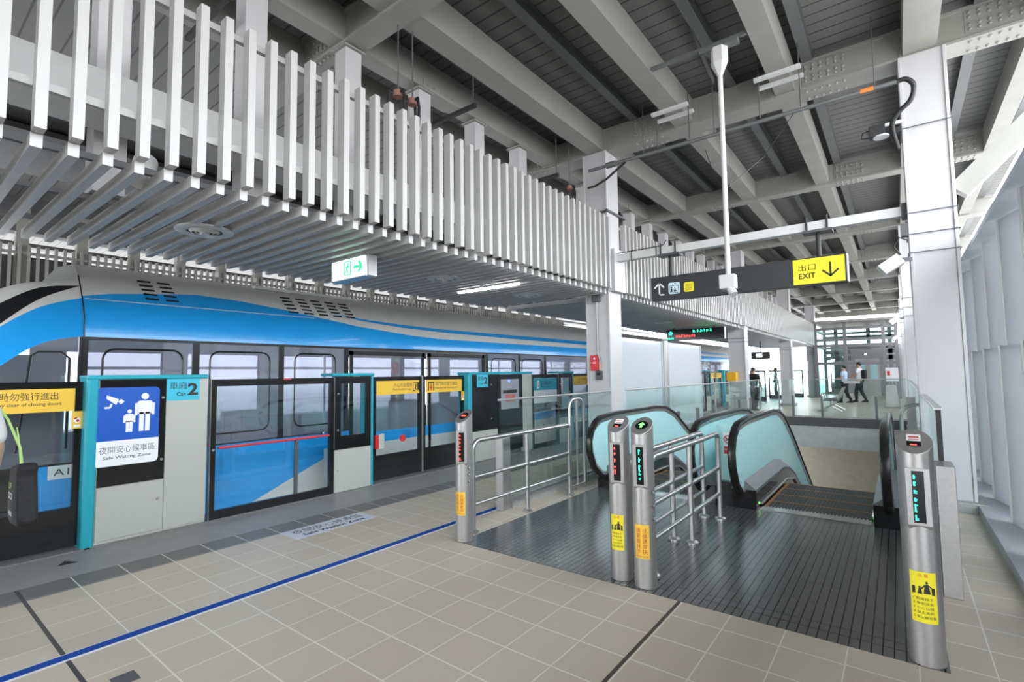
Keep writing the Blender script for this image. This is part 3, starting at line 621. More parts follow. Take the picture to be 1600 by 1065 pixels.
# crease line
MB().tube([(interp(XP_, 2.305)+.003, y, 2.305) for y in (1.32, 2.2, 3.0, 3.8)], .004, 6).build('body_crease', 'twhite', o)
b = MB()
for (ya, yb) in zip(stations, stations[1:]):
    la, lb = interp(LOW, ya), interp(LOW, yb); d = 4.22 < ya < 7.25
    b.k = 0; t = .66 if ya > 4.2 else .72
    b.add([(TX, ya, la), (TX, ya, t), (TX, yb, t), (TX, yb, lb)], [(0, 1, 2, 3)])
    b.k = 1; b.add([(TX, ya, -.35), (TX, ya, la), (TX, yb, lb), (TX, yb, -.35)], [(0, 1, 2, 3)])
b.build('lower_body', ['tblue', 'twhite'], o)
b = MB(); b.box(XC, XC+.03, 1.3, 33, -.35, .8); b.box(XC, XC+.03, 1.3, 33, 1.87, 1.92)
for k in range(22): b.box(XC, XC+.03, 1.3+1.45*k, 1.66+1.45*k, .8, 1.87)
b.build('far_side', 'interior', o)
b = MB(); b.box(XC+.03, TX-.02, 1.3, 33, .0, .06); b.build('interior_floor', 'interior', o); b = MB(); b.box(XC+.05, TX-.05, 1.3, 33, 2.1, 2.14); b.build('interior_ceiling', 'white', o)
b = MB()
for k in range(16):
    y = 1.9+1.7*k
    if 4.2 < y < 6.0 or 9 < y < 10.8: continue
    b.box(XC+.06, XC+.5, y, y+.9, .06, .48); b.box(XC+.05, XC+.12, y, y+.9, .48, .95); b.box(TX-.5, TX-.06, y, y+.9, .06, .45)
b.build('seat_row', 'seat', o)
for k in range(9):
    y = 2.3+2.2*k; MB().tube([(TX-1.0, y, .06), (TX-1.0, y, 2.1)], .017, 8).build('grab_pole', 'inox', o)
MB().tube([(TX-.6, 1.4, 1.62), (TX-.6, 25, 1.62)], .015, 8).build('hand_rail', 'inox', o)
# window panes and posts, doors
posts = [1.3, 2.285, 3.27, 4.22, 7.32, 8.36, 9.32]+[9.32+3.1*k for k in range(1, 8)]
for a, c in zip(posts, posts[1:]):
    if abs(a-4.22) < .01: continue
    B(TX-.012, TX-.004, a+.03, c-.03, .74, 1.9).build('window', 'tglass', o)
b = MB()
for y in posts: b.box(TX-.03, TX+.002, y-.035, y+.035, .72, 1.91)
b.box(TX-.03, TX+.001, 1.3, 33, 1.885, 1.915)
b.build('window_posts', 'tdark', o)
b = MB()
for (a, c) in ((2.43, 3.12), (3.45, 4.05), (7.45, 8.22), (8.45, 9.2), (1.45, 2.15)):
    rr = rrect(a, c, .85, 1.80, .1, 4); b.tube([(TX-.002, u, v) for u, v in rr], .010, 5, closed=True)
b.build('inner_window_frames', 'tdark', o)
for (a, c) in ((4.28, 5.72), (5.80, 7.24)):
    dr = B(TX-.02, TX-.012, a+.06, c-.06, .66, 1.80).build('door', 'tglass', o)
    b = MB(); b.box(TX-.03, TX, a, a+.06, .0, 1.86); b.box(TX-.03, TX, c-.06, c, .0, 1.86); b.box(TX-.03, TX, a, c, 1.80, 1.86); b.build('door_frame', 'tdark', dr)
b = MB(); b.box(TX-.02, TX, 4.25, 7.29, 1.86, 1.885); b.build('door_header', 'darkgrey', o)
for y, n in ((1.80, 2), (3.41, 5)):
    for q in range(n):
        v = MB()
        for i in range(5):
            z = 2.585-.052*i; st = .22 if n == 2 else .215; w = .125 if n == 2 else .14
            yy = y+q*(.19 if n == 2 else .222)+.01*i; v.hexa([(interp(XP_, z)+.006, yy, z), (interp(XP_, z)+.006, yy+w, z), (interp(XP_, z-.022)+.006, yy+w, z-.022), (interp(XP_, z-.022)+.006, yy, z-.022)], [(interp(XP_, z)-.01, yy, z), (interp(XP_, z)-.01, yy+w, z), (interp(XP_, z-.022)-.01, yy+w, z-.022), (interp(XP_, z-.022)-.01, yy, z-.022)])
        v.build('roof_vent', 'tdark', o)
B(TX-.55, TX-.38, 3.1, 4.7, 2.66, 2.70).build('roof_box', 'twhite', o)
# nose
NS = [(1.3, 1.92, 2.31, 2.44, 2.445, 2.50, 0), (1.0, 1.84, 2.19, 2.27, 2.385, 2.43, .0), (.72, 1.61, 1.965, 1.985, 2.19, 2.26, .01), (.4, 1.25, 1.6, 1.62, 1.9, 1.98, .08), (0, .9, 1.2, 1.22, 1.5, 1.57, .3), (-.4, .55, .8, .82, 1.0, 1.05, .8)]
def smooth_rows(T, m=5):
    out = []
    for i in range(len(T)-1):
        p0, p1, p2, p3 = T[max(i-1, 0)], T[i], T[i+1], T[min(i+2, len(T)-1)]
        for k in range(m):
            t = k/m; out.append(tuple(.5*(2*b_+(c_-a_)*t+(2*a_-5*b_+4*c_-d_)*t*t+(3*b_-a_-3*c_+d_)*t**3) for a_, b_, c_, d_ in zip(p0, p1, p2, p3)))
    return out+[T[-1]]
NS = smooth_rows(NS)
b = MB(); b2 = MB()
NX = [TX, TX, interp(XP_, 2.31), interp(XP_, 2.44), interp(XP_, 2.47), interp(XP_, 2.5)]
def npt(z, xo, j): return NX[j]-xo
prevr = None
for s_ in NS:
    y, xo = s_[0], s_[6]; zs = [-.3]+list(s_[1:6]); r = [(npt(0, xo, j), y, zs[j]) for j in range(6)]+[(TX-1.3, y, s_[5]+.12)]
    if prevr:
        for j, kk in ((1, 0), (2, 1), (3, 2), (4, 1), (5, 1)):
            b.k = kk; b.add([prevr[j], prevr[j+1], r[j+1], r[j]], [(0, 1, 2, 3)])
        b2.add([(prevr[1][0], prevr[1][1], .72 if prevr[1][1] > .6 else .4), prevr[1], r[1], (r[1][0], r[1][1], .72 if r[1][1] > .6 else .4)], [(0, 1, 2, 3)])
    prevr = r
nb = b.build('nose', ['tblue', 'twhite', 'tdark'], o)
bm = bmesh.new(); bm.from_mesh(nb.data); bmesh.ops.remove_doubles(bm, verts=bm.verts, dist=.0004); bmesh.ops.recalc_face_normals(bm, faces=bm.faces); bm.to_mesh(nb.data); bm.free(); nb.data.shade_smooth()
B(TX-.6, TX-.55, -.3, 1.28, .2, 1.75).build('cab_interior', 'interior', o)
b2.build('cab_window', 'tglass', o)
b = MB(); b.k = 0; b.add([(TX, 1.3, .30), (TX, 1.3, .70), (TX-.02, .95, .70), (TX-.02, .98, .30)], [(0, 1, 2, 3)]); b.k = 1; b.add([(TX-.001, 1.3, -.3), (TX-.001, 1.3, .72), (TX-.04, .6, .72), (TX-.3, 0, .4), (TX-.3, 0, -.3)], [(0, 1, 2, 3, 4)])
b.build('nose_skirt', ['tblue', 'tdark'], o)
MB().tube([(TX-.005, u, v) for u, v in [(.86, .85), (.93, 1.72), (.98, 1.76), (1.14, 1.76), (1.2, 1.7), (1.2, .85)]], .012, 6).build('cab_door_seal', 'tdark', o)
b = MB(); b.tube([(TX+.004, 1.295, z) for z in (.7, 1.9)], .006, 6); b.tube([(interp(XP_, z)+.004, 1.3, z) for z in (1.9, 2.1, 2.2, 2.3, 2.45, 2.56)], .006, 6); b.build('body_seam', 'tdark', o)
s = B(TX, TX+.003, 1.08, 1.26, .575, .70).build('number_plate', 'paper', o); text('A1', 'ink', s, (TX+.004, 1.12, .61), YP, ZP, .06, .11)

# ------------------------------------------------------------------ escalators
def esc_side(parent, x, inner, f, name):
    """one balustrade: profile in (y, z); inner = x direction of the steps"""
    top = [(5.80, .915), (6.2, .945), (7.6, .945), (8.05, .91), (8.45, .79), (9.1, .45), (11.2, -.82), (16.5, -4.0)]
    nose = [(6.02, .16), (5.80, .20), (5.62, .33), (5.52, .52), (5.51, .66), (5.57, .79), (5.68, .87)]
    path = [(y+f, z) for y, z in nose+top]
    b = MB(); w = .042
    pts = [Vector((x, y, z)) for y, z in path]; rings = []
    for i, p in enumerate(pts):
        d = (pts[min(i+1, len(pts)-1)]-pts[max(i-1, 0)]).normalized(); n = Vector((0, -d.z, d.y))
        rings.append([p+n*.0+Vector((-w, 0, 0)), p+n*.03+Vector((-w*.8, 0, 0)), p+n*.036, p+n*.03+Vector((w*.8, 0, 0)), p+Vector((w, 0, 0)), p-n*.012+Vector((w*.8, 0, 0)), p-n*.012+Vector((-w*.8, 0, 0))])
    vs = [v for r in rings for v in r]; K = 7; fs = []
    for i in range(len(rings)-1):
        for k in range(K): fs.append((i*K+k, i*K+(k+1) % K, (i+1)*K+(k+1) % K, (i+1)*K+k))
    b.add(vs, fs+[tuple(range(K)), tuple(range((len(rings)-1)*K, len(rings)*K))])
    b.build('handrail', 'rubber', parent, smooth=True, ang=60)
    # metal guide under the rubber
    b = MB(); rings = []
    for i, p in enumerate(pts):
        d = (pts[min(i+1, len(pts)-1)]-pts[max(i-1, 0)]).normalized(); n = Vector((0, -d.z, d.y))
        rings.append([p-n*.012+Vector((-.026, 0, 0)), p-n*.012+Vector((.026, 0, 0)), p-n*.055+Vector((.016, 0, 0)), p-n*.055+Vector((-.016, 0, 0))])
    vs = [v for r in rings for v in r]; fs = []
    for i in range(len(rings)-1):
        for k in range(4): fs.append((i*4+k, i*4+(k+1) % 4, (i+1)*4+(k+1) % 4, (i+1)*4+k))
    b.add(vs, fs); b.build('guide_rail', 'inox', parent)
    # glass
    inn = []
    for i, (y, z) in enumerate(path):
        d = Vector((0, path[min(i+1, len(path)-1)][0]-path[max(i-1, 0)][0], path[min(i+1, len(path)-1)][1]-path[max(i-1, 0)][1])).normalized(); inn.append((y+d.z*.05, z-d.y*.05))
    low = [(16.5+f, -4.75), (11.2+f, -1.55), (9.1+f, -.28), (8.45+f, .05), (8.05+f, .2), (7.6+f, .27), (6.1+f, .27)]
    b = MB(); b.prism(inn+low, 'x', x-.006, x+.006); b.build('balustrade_glass', 'esc', parent)
    # decking: from glass down to the skirt, box front
    prof = [(5.95+f, 0), (7.6+f, 0), (8.2+f, -.05), (9.1+f, -.5), (11.2+f, -1.76), (16.5+f, -4.95)]
    s = inner; xi, xo = x+s*.125, x-s*.12
    st = [5.95, 7.6, 8.05, 8.45, 9.1, 11.2, 16.5]; zg = [.30, .30, .23, .09, -.25, -1.52, -4.72]
    b = MB(); b2 = MB()
    for i in range(len(st)-1):
        ya, yb, za, zb = st[i]+f, st[i+1]+f, zg[i], zg[i+1]
        b.hexa([(x+s*.01, ya, za), (xi, ya, za-.09), (xi, ya, za-.12), (x+s*.01, ya, za-.12)], [(x+s*.01, yb, zb), (xi, yb, zb-.09), (xi, yb, zb-.12), (x+s*.01, yb, zb-.12)])
        b.hexa([(x-s*.01, ya, za), (xo, ya, za-.05), (xo, ya, za-.12), (x-s*.01, ya, za-.12)], [(x-s*.01, yb, zb), (xo, yb, zb-.05), (xo, yb, zb-.12), (x-s*.01, yb, zb-.12)])
        b2.hexa([(xo, ya, za-.12), (xi, ya, za-.12), (xi, ya, za-.75), (xo, ya, za-.75)], [(xo, yb, zb-.12), (xi, yb, zb-.12), (xi, yb, zb-.75), (xo, yb, zb-.75)])
    b.build('deck_board', 'inox_d', parent); b2.build('skirt_panel', 'black', parent)
    B(min(xi, xo), max(xi, xo), 5.93+f, 5.96+f, .004, .205).build('newel_base', 'black', parent)
    MB().tube([(xi+s*.012, 6.15+f, .035), (xi+s*.012, 7.7+f, .035), (xi+s*.012, 8.3+f, -.06), (xi+s*.012, 9.2+f, -.5)], .014, 8).build('skirt_brush', 'inox', parent, smooth=True)
    MB().tube([(xi, 6.06+f, .055), (xi+s*.006, 6.06+f, .055)], .011, 10).build('indicator_lamp', 'ledarrow', parent)
def escalator(label, xl, xr):
    o = thing('escalator', label, 'escalator', ((xl+xr)/2, 6, 0), 'escalators')
    esc_side(o, xl, 1, 0, 'left'); esc_side(o, xr, -1, 0, 'right')
    a, c = xl+.15, xr-.15
    b = MB(); b.box(a, c, 5.98, 6.12, .004, .012)
    for k in range(30): b.box(a+.01+k*(c-a-.02)/30, a+.01+k*(c-a-.02)/30+.012, 6.10, 6.16, .0, .012)
    b.build('comb_plate', 'inox', o)
    zt = [0, 0, 0, -.01, -.10, -.27]+[-.27-.205*k for k in range(1, 22)]
    for k, z in enumerate(zt):
        y = 6.12+.385*k; b = MB(); b.box(a, c, y, y+.385, z-.21, z-.004); s = b.build('step', 'step', o)
        e = MB(); e.box(a, a+.03, y, y+.385, z-.004, z); e.box(a+.03, c, y+.355, y+.385, z-.004, z-.001); e.build('edge_line', 'orange', s) if k < 6 else None
        g = MB()
        for q in range(26): g.box(a+.04+q*(c-a-.05)/26, a+.04+q*(c-a-.05)/26+.014, y, y+.35, z-.004, z)
        g.build('tread', 'step', s) if k < 7 else None
    return o
escalator('left escalator with pale blue glass sides, beyond the two middle posts', -3.06, -1.82)
escalator('right escalator going down, dark steps with orange edge lines', -1.405, -.13)
o = thing('no_smoking_sign', 'red and white no smoking notice on the glass between the escalators', 'notice', (-1.57, 6.03, .7))
B(-1.62, -1.52, 6.03, 6.035, .55, .80).build('sheet', 'paper', o); OO = (-1.62, 6.03, .55)
def ring(cx, cy, r0, r1, n=24): return [[(cx+r0*math.cos(a), cy+r0*math.sin(a)), (cx+r1*math.cos(a), cy+r1*math.sin(a)), (cx+r1*math.cos(a2), cy+r1*math.sin(a2)), (cx+r0*math.cos(a2), cy+r0*math.sin(a2))] for a, a2 in ((2*math.pi*i/n, 2*math.pi*(i+1)/n) for i in range(n))]
flat(o, 'ban_symbol', 'red', OO, XP, ZP, ring(.05, .175, .036, .046)+[seg((.02,.205),(.08,.145),.009), rect(.003, .097, .01, .095)], .001); flat(o, 'cigarette', 'ink', OO, XP, ZP, [seg((.03,.16),(.07,.19),.012), seg((.03,.19),(.05,.165),.008)], .0008, -.0004)
text('禁止吸菸', 'paper', o, (-1.61, 6.029, .60), XP, ZP, .022, .08)
o = thing('gap_glass', 'clear glass barrier closing the gap between the two escalators', 'glass panel', (-1.61, 6.06, 0)); B(-1.7, -1.52, 6.05, 6.06, .26, .88).build('pane', 'esc', o); B(-1.70, -1.53, 6.0, 16, .12, .26).build('deck_board', 'inox', o) if False else B(-1.70, -1.525, 5.96, 7.6, .0, .26).build('gap_cover', 'black', o)

# ------------------------------------------------------------------ bollards
def bollard(x, y, label, led, arrow, sticker, faceang=0, lx=0):
    o = thing('indicator_bollard', label, 'bollard', (x, y, 0), 'stainless escalator bollards'); r = .078; n = 32
    # cylinder with slanted top
    zt = lambda a: 1.118+.055*math.sin(a)*1.0
    vs = []; fs = []
    for k in range(n):
        a = 2*math.pi*k/n; vs.append((x+r*math.cos(a), y+r*math.sin(a), .004))
    for k in range(n):
        a = 2*math.pi*k/n; vs.append((x+r*math.cos(a), y+r*math.sin(a), zt(a)))
    fs = [(k, (k+1) % n, n+(k+1) % n, n+k) for k in range(n)]+[tuple(range(n))[::-1], tuple(range(n, 2*n))]
    MB().add(vs, fs).build('body', 'inox_b', o, smooth=True, bevel=.003)
    # display housing on the front (towards -y, turned)
    ca = R(-90+faceang); d = Vector((math.cos(ca), math.sin(ca), 0)); rt = Vector((-d.y, d.x, 0)); C0 = Vector((x, y, 0))
    def fr(u, v, w): return C0+rt*u+d*w+Vector((0,0,v))
    b = MB(); 
    b.hexa([fr(-.050,.70,.055), fr(.050,.70,.055), fr(.050,.70,.0805), fr(-.050,.70,.0805)], [fr(-.050,.99,.055), fr(.050,.99,.055), fr(.050,.99,.0805), fr(-.050,.99,.0805)])
    # rounded chin under the display
    ch = [(-.050,.70),(.050,.70)]+[(.050*math.cos(R(q)), .70-.045*math.sin(R(q))) for q in range(15, 180, 15)]
    n2 = len(ch); b.add([fr(u, v, .045) for u, v in ch]+[fr(u, v, .0803-.03*(.70-v)/.045) for u, v in ch], [tuple(range(n2)), tuple(range(n2, 2*n2))]+[(i, (i+1) % n2, n2+(i+1) % n2, n2+i) for i in range(n2)])
    b.build('display_frame', 'inox_b', o, bevel=.003)
    s = MB().hexa([fr(-.025,.715,.07), fr(.025,.715,.07), fr(.025,.715,.0825), fr(-.025,.715,.0825)], [fr(-.025,.975,.07), fr(.025,.975,.07), fr(.025,.975,.0825), fr(-.025,.975,.0825)]).build('display', 'screen', o)
    rng = random.Random(int(abs(x)*1000)); polys = []; z = .955
    for q in range(9):
        hh = rng.uniform(.012, .045) if led == 'ledgreen' else rng.uniform(.008, .036)
        u0 = -.019+lx*.5; polys.append(rect(u0, u0+.006, z-hh, z))
        for _ in range(2): zz = z-rng.uniform(0, hh); polys.append(rect(u0, u0+rng.uniform(.008, .014), zz-.0035, zz))
        z -= hh+rng.uniform(.012, .028)
        if z < .745: break
    flat(s, 'led_characters', led, C0+d*.0828, rt, ZP, polys, .0006)
    # top insert on the slant
    sl = Vector((0, math.cos(math.atan2(.055, .078)), math.sin(math.atan2(.055, .078)))); T0 = Vector((x, y, 1.1185))
    if arrow == 'paper':
        t = flat(o, 'top_label', 'paper', T0, XP, sl, [rect(-.03, .03, -.0, .05)], .001, .001); flat(t, 'label_print', 'inkred', T0, XP, sl, [rect(-.022, .022, .024, .034), rect(-.022, .022, .008, .014)], .0006, .002)
        t = flat(o, 'top_display', 'screen', T0, XP, sl, [rect(-.03, .03, -.04, -.004)], .001, .001); flat(t, 'display_glow', 'ledred', T0, XP, sl, [rect(-.015, .012, -.034, -.027)], .0006, .002)
    else:
        t = flat(o, 'top_display', 'screen', T0, XP, sl, [circ(0, 0, .046, 24)], .001, .001)
        if arrow == 'ledarrow': flat(t, 'arrow', 'ledarrow', T0, XP, sl, [rect(-.008, .008, -.025, .005), [(-.024, .003), (.024, .003), (0, .03)]], .0006, .002)
        else: flat(t, 'bar_symbol', 'ledred', T0, XP, sl, [rect(-.026, .026, -.008, .008)], .0006, .002)
    # sticker wrapped around the front
    z0, z1, w = sticker[1]; N = 10; rs = r+.001; vs = []; off = sticker[2]
    for k in range(N+1):
        a = ca+R(off)+(-.5+k/N)*w/r
        vs += [(x+rs*math.cos(a), y+rs*math.sin(a), z0), (x+rs*math.cos(a), y+rs*math.sin(a), z1)]
    st = MB().add(vs, [(2*k, 2*k+2, 2*k+3, 2*k+1) for k in range(N)]).build('warning_sticker', 'yellow2' if sticker[0] != 'big' else 'yellow', o, smooth=True)
    a = ca+R(off); d2 = Vector((math.cos(a), math.sin(a), 0)); r2 = Vector((-d2.y, d2.x, 0)); S = C0+d2*(rs)
    def wrap(obj):
        if obj is None: return
        offv = Vector((x, y, 0))
        for v in obj.data.vertices:
            p = v.co; u = (p-Vector((0,0,p.z))).dot(r2); h = (p-Vector((0,0,p.z))).dot(d2)-rs; an = a+u/rs; rr = rs+max(h, 0)+.0004
            v.co = Vector((rr*math.cos(an), rr*math.sin(an), p.z))
    def T(body, m, u, z, h, wd, align='C', bold=0): 
        q = text(body, m, st, S+r2*u+Vector((0,0,z)), r2, ZP, h, wd, align, bold=bold); wrap(q)
    if sticker[0] == 'rules':
        H = z1-z0; T('注 意', 'inkred', 0, z1-.10*H, .07*H, .4*w)
        q = flat(st, 'pictogram', 'ink', S, r2, ZP, [rect(-.42*w, .42*w, z0+.55*H, z0+.565*H), circ(-.13*w, z0+.70*H, .045*w, 12, .022*H), [(-.22*w, z0+.565*H), (-.04*w, z0+.565*H), (-.09*w, z0+.68*H), (-.17*w, z0+.68*H)], circ(.13*w, z0+.80*H, .05*w, 12, .025*H), [(-.0*w, z0+.58*H), (.26*w, z0+.58*H), (.19*w, z0+.77*H), (.07*w, z0+.77*H)], rect(.3*w, .42*w, z0+.565*H, z0+.70*H), rect(-.42*w, -.30*w, z0+.565*H, z0+.70*H), seg((.07*w, z0+.75*H), (-.10*w, z0+.66*H), .05*w), seg((.19*w, z0+.75*H), (.33*w, z0+.69*H), .05*w)]); wrap(q)
        for i, tx in enumerate(('1 緊握扶手', '2 牽緊孩童', '3 小心站穩', '4 禁止奔跑', '5 禁止嬰兒車')): T(tx, 'ink', -.4*w, z0+(.445-.09*i)*H, .055*H, (.75 if i < 4 else .82)*w, 'L')
    else:
        T('扶\n梯\n速\n度\n快', 'inkred', .20*w, z0+.14*(z1-z0), .76*(z1-z0), .30*w); T('請\n緊\n握\n扶\n手', 'inkred', -.22*w, z0+.14*(z1-z0), .76*(z1-z0), .30*w); T('Hold the handrail', 'inkred', 0, z0+.045*(z1-z0), .05*(z1-z0), .8*w)
    for z in sticker[3]:
        t = MB().tube([(x+.070, y-.018, z), (x+.0815, y-.018, z)], .016, 16).build('button', 'darkgrey', o, smooth=True); MB().tube([(x+.0815, y-.018, z), (x+.0835, y-.018, z)], .010, 12).build('button_key', 'greylt', t)
bollard(-3.19, 3.40, 'leftmost stainless bollard with a red display, standing alone before the left railing', 'ledred', 'bar', ('big', (.24, .445, .105), -17, (.66, .60, .54)), 27)
bollard(-1.675, 3.46, 'left one of the two middle bollards, red display and rules sticker', 'ledred', 'paper', ('rules', (.22, .47, .10), -10, ()), 14)
bollard(-1.478, 3.43, 'right one of the two middle bollards, green display and lit arrow', 'ledgreen', 'ledarrow', ('big', (.21, .44, .105), -2, (.66, .57, .48)), 9, .022)
bollard(.045, 3.40, 'stainless bollard nearest the viewer at lower right, green display and rules sticker', 'ledgreen', 'paper', ('rules', (.22, .47, .11), -4, ()), 4)

# ------------------------------------------------------------------ railings
def railing(x, label, y0=3.61, y1=5.37):
    o = thing('tubular_railing', label, 'railing', (x, (y0+y1)/2, 0), 'stainless tube railings'); r = .024; h = .86
    pts = [(x, y0, .02), (x, y0, h-.09)]+[(x, y0+.09-.09*math.cos(R(q)), h-.09+.09*math.sin(R(q))) for q in (22, 45, 68, 90)]
    pts += [(x, y1-.05, h)]+[(x, y1-.05+.05*math.sin(R(q)), h-.05+.05*math.cos(R(q))) for q in (30, 60, 90)]+[(x, y1, .02)]
    MB().tube(pts, r, 14).build('frame', 'inox', o, smooth=True)
    for z in (.515, .26): MB().tube([(x, y0, z), (x, y1, z)], r*.8, 12).build('rail', 'inox', o, smooth=True)
    ym = (y0+y1)/2; MB().tube([(x, ym, .02), (x, ym, h)], r, 12).build('post', 'inox', o, smooth=True)
    for yy in (y0, ym, y1): MB().lathe(x, yy, [(.0, .004), (.052, .004), (.052, .018), (.03, .034), (.0, .034)], 18).build('base_flange', 'inox', o, smooth=True)
    B(x-.06, x-.02, y0-.03, y0+.02, .60, .68).build('clamp', 'inox_b', o)
railing(-3.27, 'left stainless tube railing beside the solitary bollard'); railing(-1.66, 'middle stainless tube railing, left one of the close pair'); railing(-1.50, 'middle stainless tube railing, right one of the close pair')
def hoop(x, label, y0=5.45, y1=5.80, h=1.17):
    o = thing('hoop_rail', label, 'railing', (x, y0, 0)); r = .02
    pts = [(x, y0, .02), (x, y0, h-.1)]+[(x, y0+.1-.1*math.cos(R(q)), h-.1+.1*math.sin(R(q))) for q in (30, 60, 90)]+[(x, y1-.12, h)]+[(x, y1-.12+.12*math.sin(R(q)), h-.12+.12*math.cos(R(q))) for q in (30, 60, 90)]+[(x, y1, .06)]
    MB().tube(pts, r, 12).build('hoop', 'inox', o, smooth=True); MB().tube([(x, (y0+y1)/2, .02), (x, (y0+y1)/2, h)], r*.8, 10).build('post', 'inox', o, smooth=True); MB().tube([(x, y0, .08), (x, y1, .08)], r*.8, 10).build('lower_rail', 'inox', o, smooth=True)
    MB().lathe(x, y0, [(0, 0), (.045, 0), (.045, .014), (.0, .02)], 16).build('base_flange', 'inox', o)
hoop(-3.30, 'tall narrow stainless hoop rail before the left escalator handrail')

# ------------------------------------------------------------------ glass balustrades
def balustrade(name, p, q, label, post=True, npan=3, low=.1, end=True, rail_z=1.2, posts=None):
    p, q = Vector(p), Vector(q); d = q-p; o = thing(name, label, 'glass railing', p, 'glass railings'); u = d.normalized()
    for i in range(npan):
        a, c = p+d*(i/npan)+u*.012, p+d*((i+1)/npan)-u*.012; t = MB(); t.bar(a+Vector((0,0,(low+rail_z)/2)), c+Vector((0,0,(low+rail_z)/2)), .012, rail_z-low); t.build('glass_pane', 'bal', o)
    MB().bar(p+Vector((0,0,rail_z+.008)), q+Vector((0,0,rail_z+.008)), .05, .022).build('top_rail', 'inox', o, bevel=.004)
    MB().bar(p+Vector((0,0,low-.02)), q+Vector((0,0,low-.02)), .045, .05).build('bottom_channel', 'inox', o)
    for t_ in (posts or []):
        c = p+u*t_; MB().box(c.x-.03, c.x+.03, c.y-.03, c.y+.03, 0, .71).build('post', 'inox_d', o, bevel=.004)
    return o
o = balustrade('glass_balustrade', (-3.55, 4.36, 0), (-3.55, 7.11, 0), 'glass railing left of the escalators, ending at the middle column', npan=3)
B(-3.60, -3.50, 4.35, 4.49, 0, .79).build('end_post', 'inox_b', o, bevel=.004); B(-3.62, -3.48, 4.5, 7.1, 0, .08).build('base_kerb', 'plinth', o)
balustrade('glass_balustrade', (-3.50, 7.54, 0), (-3.50, 17.7, 0), 'glass railing along the white screens beyond the middle column', npan=7, posts=[1.2, 2.4, 3.6, 4.8, 6.0, 7.2, 8.4])
o = balustrade('glass_balustrade', (-3.5, 17.78, 0), (.2, 17.78, 0), 'glass railing across the far end of the stairwell', npan=3, posts=[.85, 1.62, 2.95])
B(-1.3, -.9, 17.74, 17.76, 1.08, 1.165).build('plate', 'inox_b', o)  # grey plate added on the glass in place of a bench back beyond
balustrade('glass_balustrade', (.21, 7.55, 0), (.21, 17.7, 0), 'glass railing along the right side of the stairwell, behind the large pillar', npan=6)
o = balustrade('glass_balustrade', (.21, 4.72, 0), (.21, 7.1, 0), 'short glass railing in front of the large right pillar', npan=2)
B(.195, .225, 4.69, 4.72, 0, 1.2).build('dark_end_post', 'matblack', o)
o = thing('end_panel', 'brushed stainless panel standing behind the nearest bollard', 'panel', (.22, 4.42, 0)); B(.165, .265, 4.40, 4.67, 0, .85).build('panel', 'inox_b', o, bevel=.006)
o = thing('curved_handrail', 'curved stainless handrail beside a post right of the escalator', 'handrail', (0, 7.8, 0))
MB().tube([(.0, 7.8, .004), (.0, 7.8, .88), (.01, 7.8, .96), (.05, 7.8, 1.03), (.12, 7.8, 1.06), (.19, 7.8, 1.06)], .02, 12).build('tube', 'inox', o, smooth=True); B(.06, .15, 8.0, 8.1, 0, 1.14).build('post', 'inox_b', o)
B(-.03, .19, 7.72, 8.12, -.02, .0).build('foot_plate', 'inox_b', o)

# ------------------------------------------------------------------ wind screens, departure board, signs
for (a, c, lb) in ((8.55, 10.9, 'left one of the two tall white frosted screens beyond the column'), (11.32, 13.65, 'right one of the two tall white frosted screens beyond the column')):
    o = thing('wind_screen', lb, 'screen', (-4.2, a, 0), 'frosted wind screens'); B(-4.22, -4.18, a, c, .25, 2.17).build('frosted_pane', 'frost', o)
    b = MB(); b.box(-4.24, -4.16, a-.04, a, 0, 2.18); b.box(-4.24, -4.16, c, c+.04, 0, 2.18); b.build('side_post', 'greylt', o); B(-4.23, -4.17, a, c, .2, .25).build('bottom_rail', 'greylt', o)
tag(MB().cyl(-4.2, 11.12, 0, 2.2, .09, 20).build('screen_post', 'inox_b', smooth=True), 'round dark steel post between the two frosted screens', 'post')
o = thing('departure_board', 'black departure board with red and green glowing text under the far soffit', 'display board', (-4.4, 14, 2.5))
B(-5.2, -3.62, 14, 14.12, 2.37, 2.68).build('case', 'screen', o)
for x in (-5.0, -3.9): MB().tube([(x, 14.06, 2.68), (x, 14.06, 2.724)], .03, 10).build('hanger', 'darkgrey', o)
rl = random.Random(3)
def led_rows(name, m, x0, z0, n, cw, h):
    pl = []
    for q in range(n):
        for _ in range(3): a_ = x0+q*cw+rl.uniform(0, cw*.5); zz = z0+rl.uniform(0, h*.9); pl.append(rect(a_, a_+cw*.4, zz, zz+h*.12))
        for _ in range(2): a_ = x0+q*cw+rl.uniform(0, cw*.7); pl.append(rect(a_, a_+cw*.12, z0, z0+h*rl.uniform(.5, 1)))
    flat(o, name, m, (0, 13.9985, 0), XP, ZP, pl, .001)
led_rows('led_heading', 'ledgreen', -4.45, 2.585, 6, .085, .065); led_rows('led_message', 'ledred', -4.93, 2.46, 8, .07, .065)
text('10:43', 'ledgreen', o, (-5.17, 13.998, 2.41), XP, ZP, .05, .17)
flat(o, 'logo', 'ledgreen', (-5.08, 13.999, 2.58), XP, ZP, ring(0, 0, .035, .05)+[rect(-.005, .005, -.035, .035)], .001)
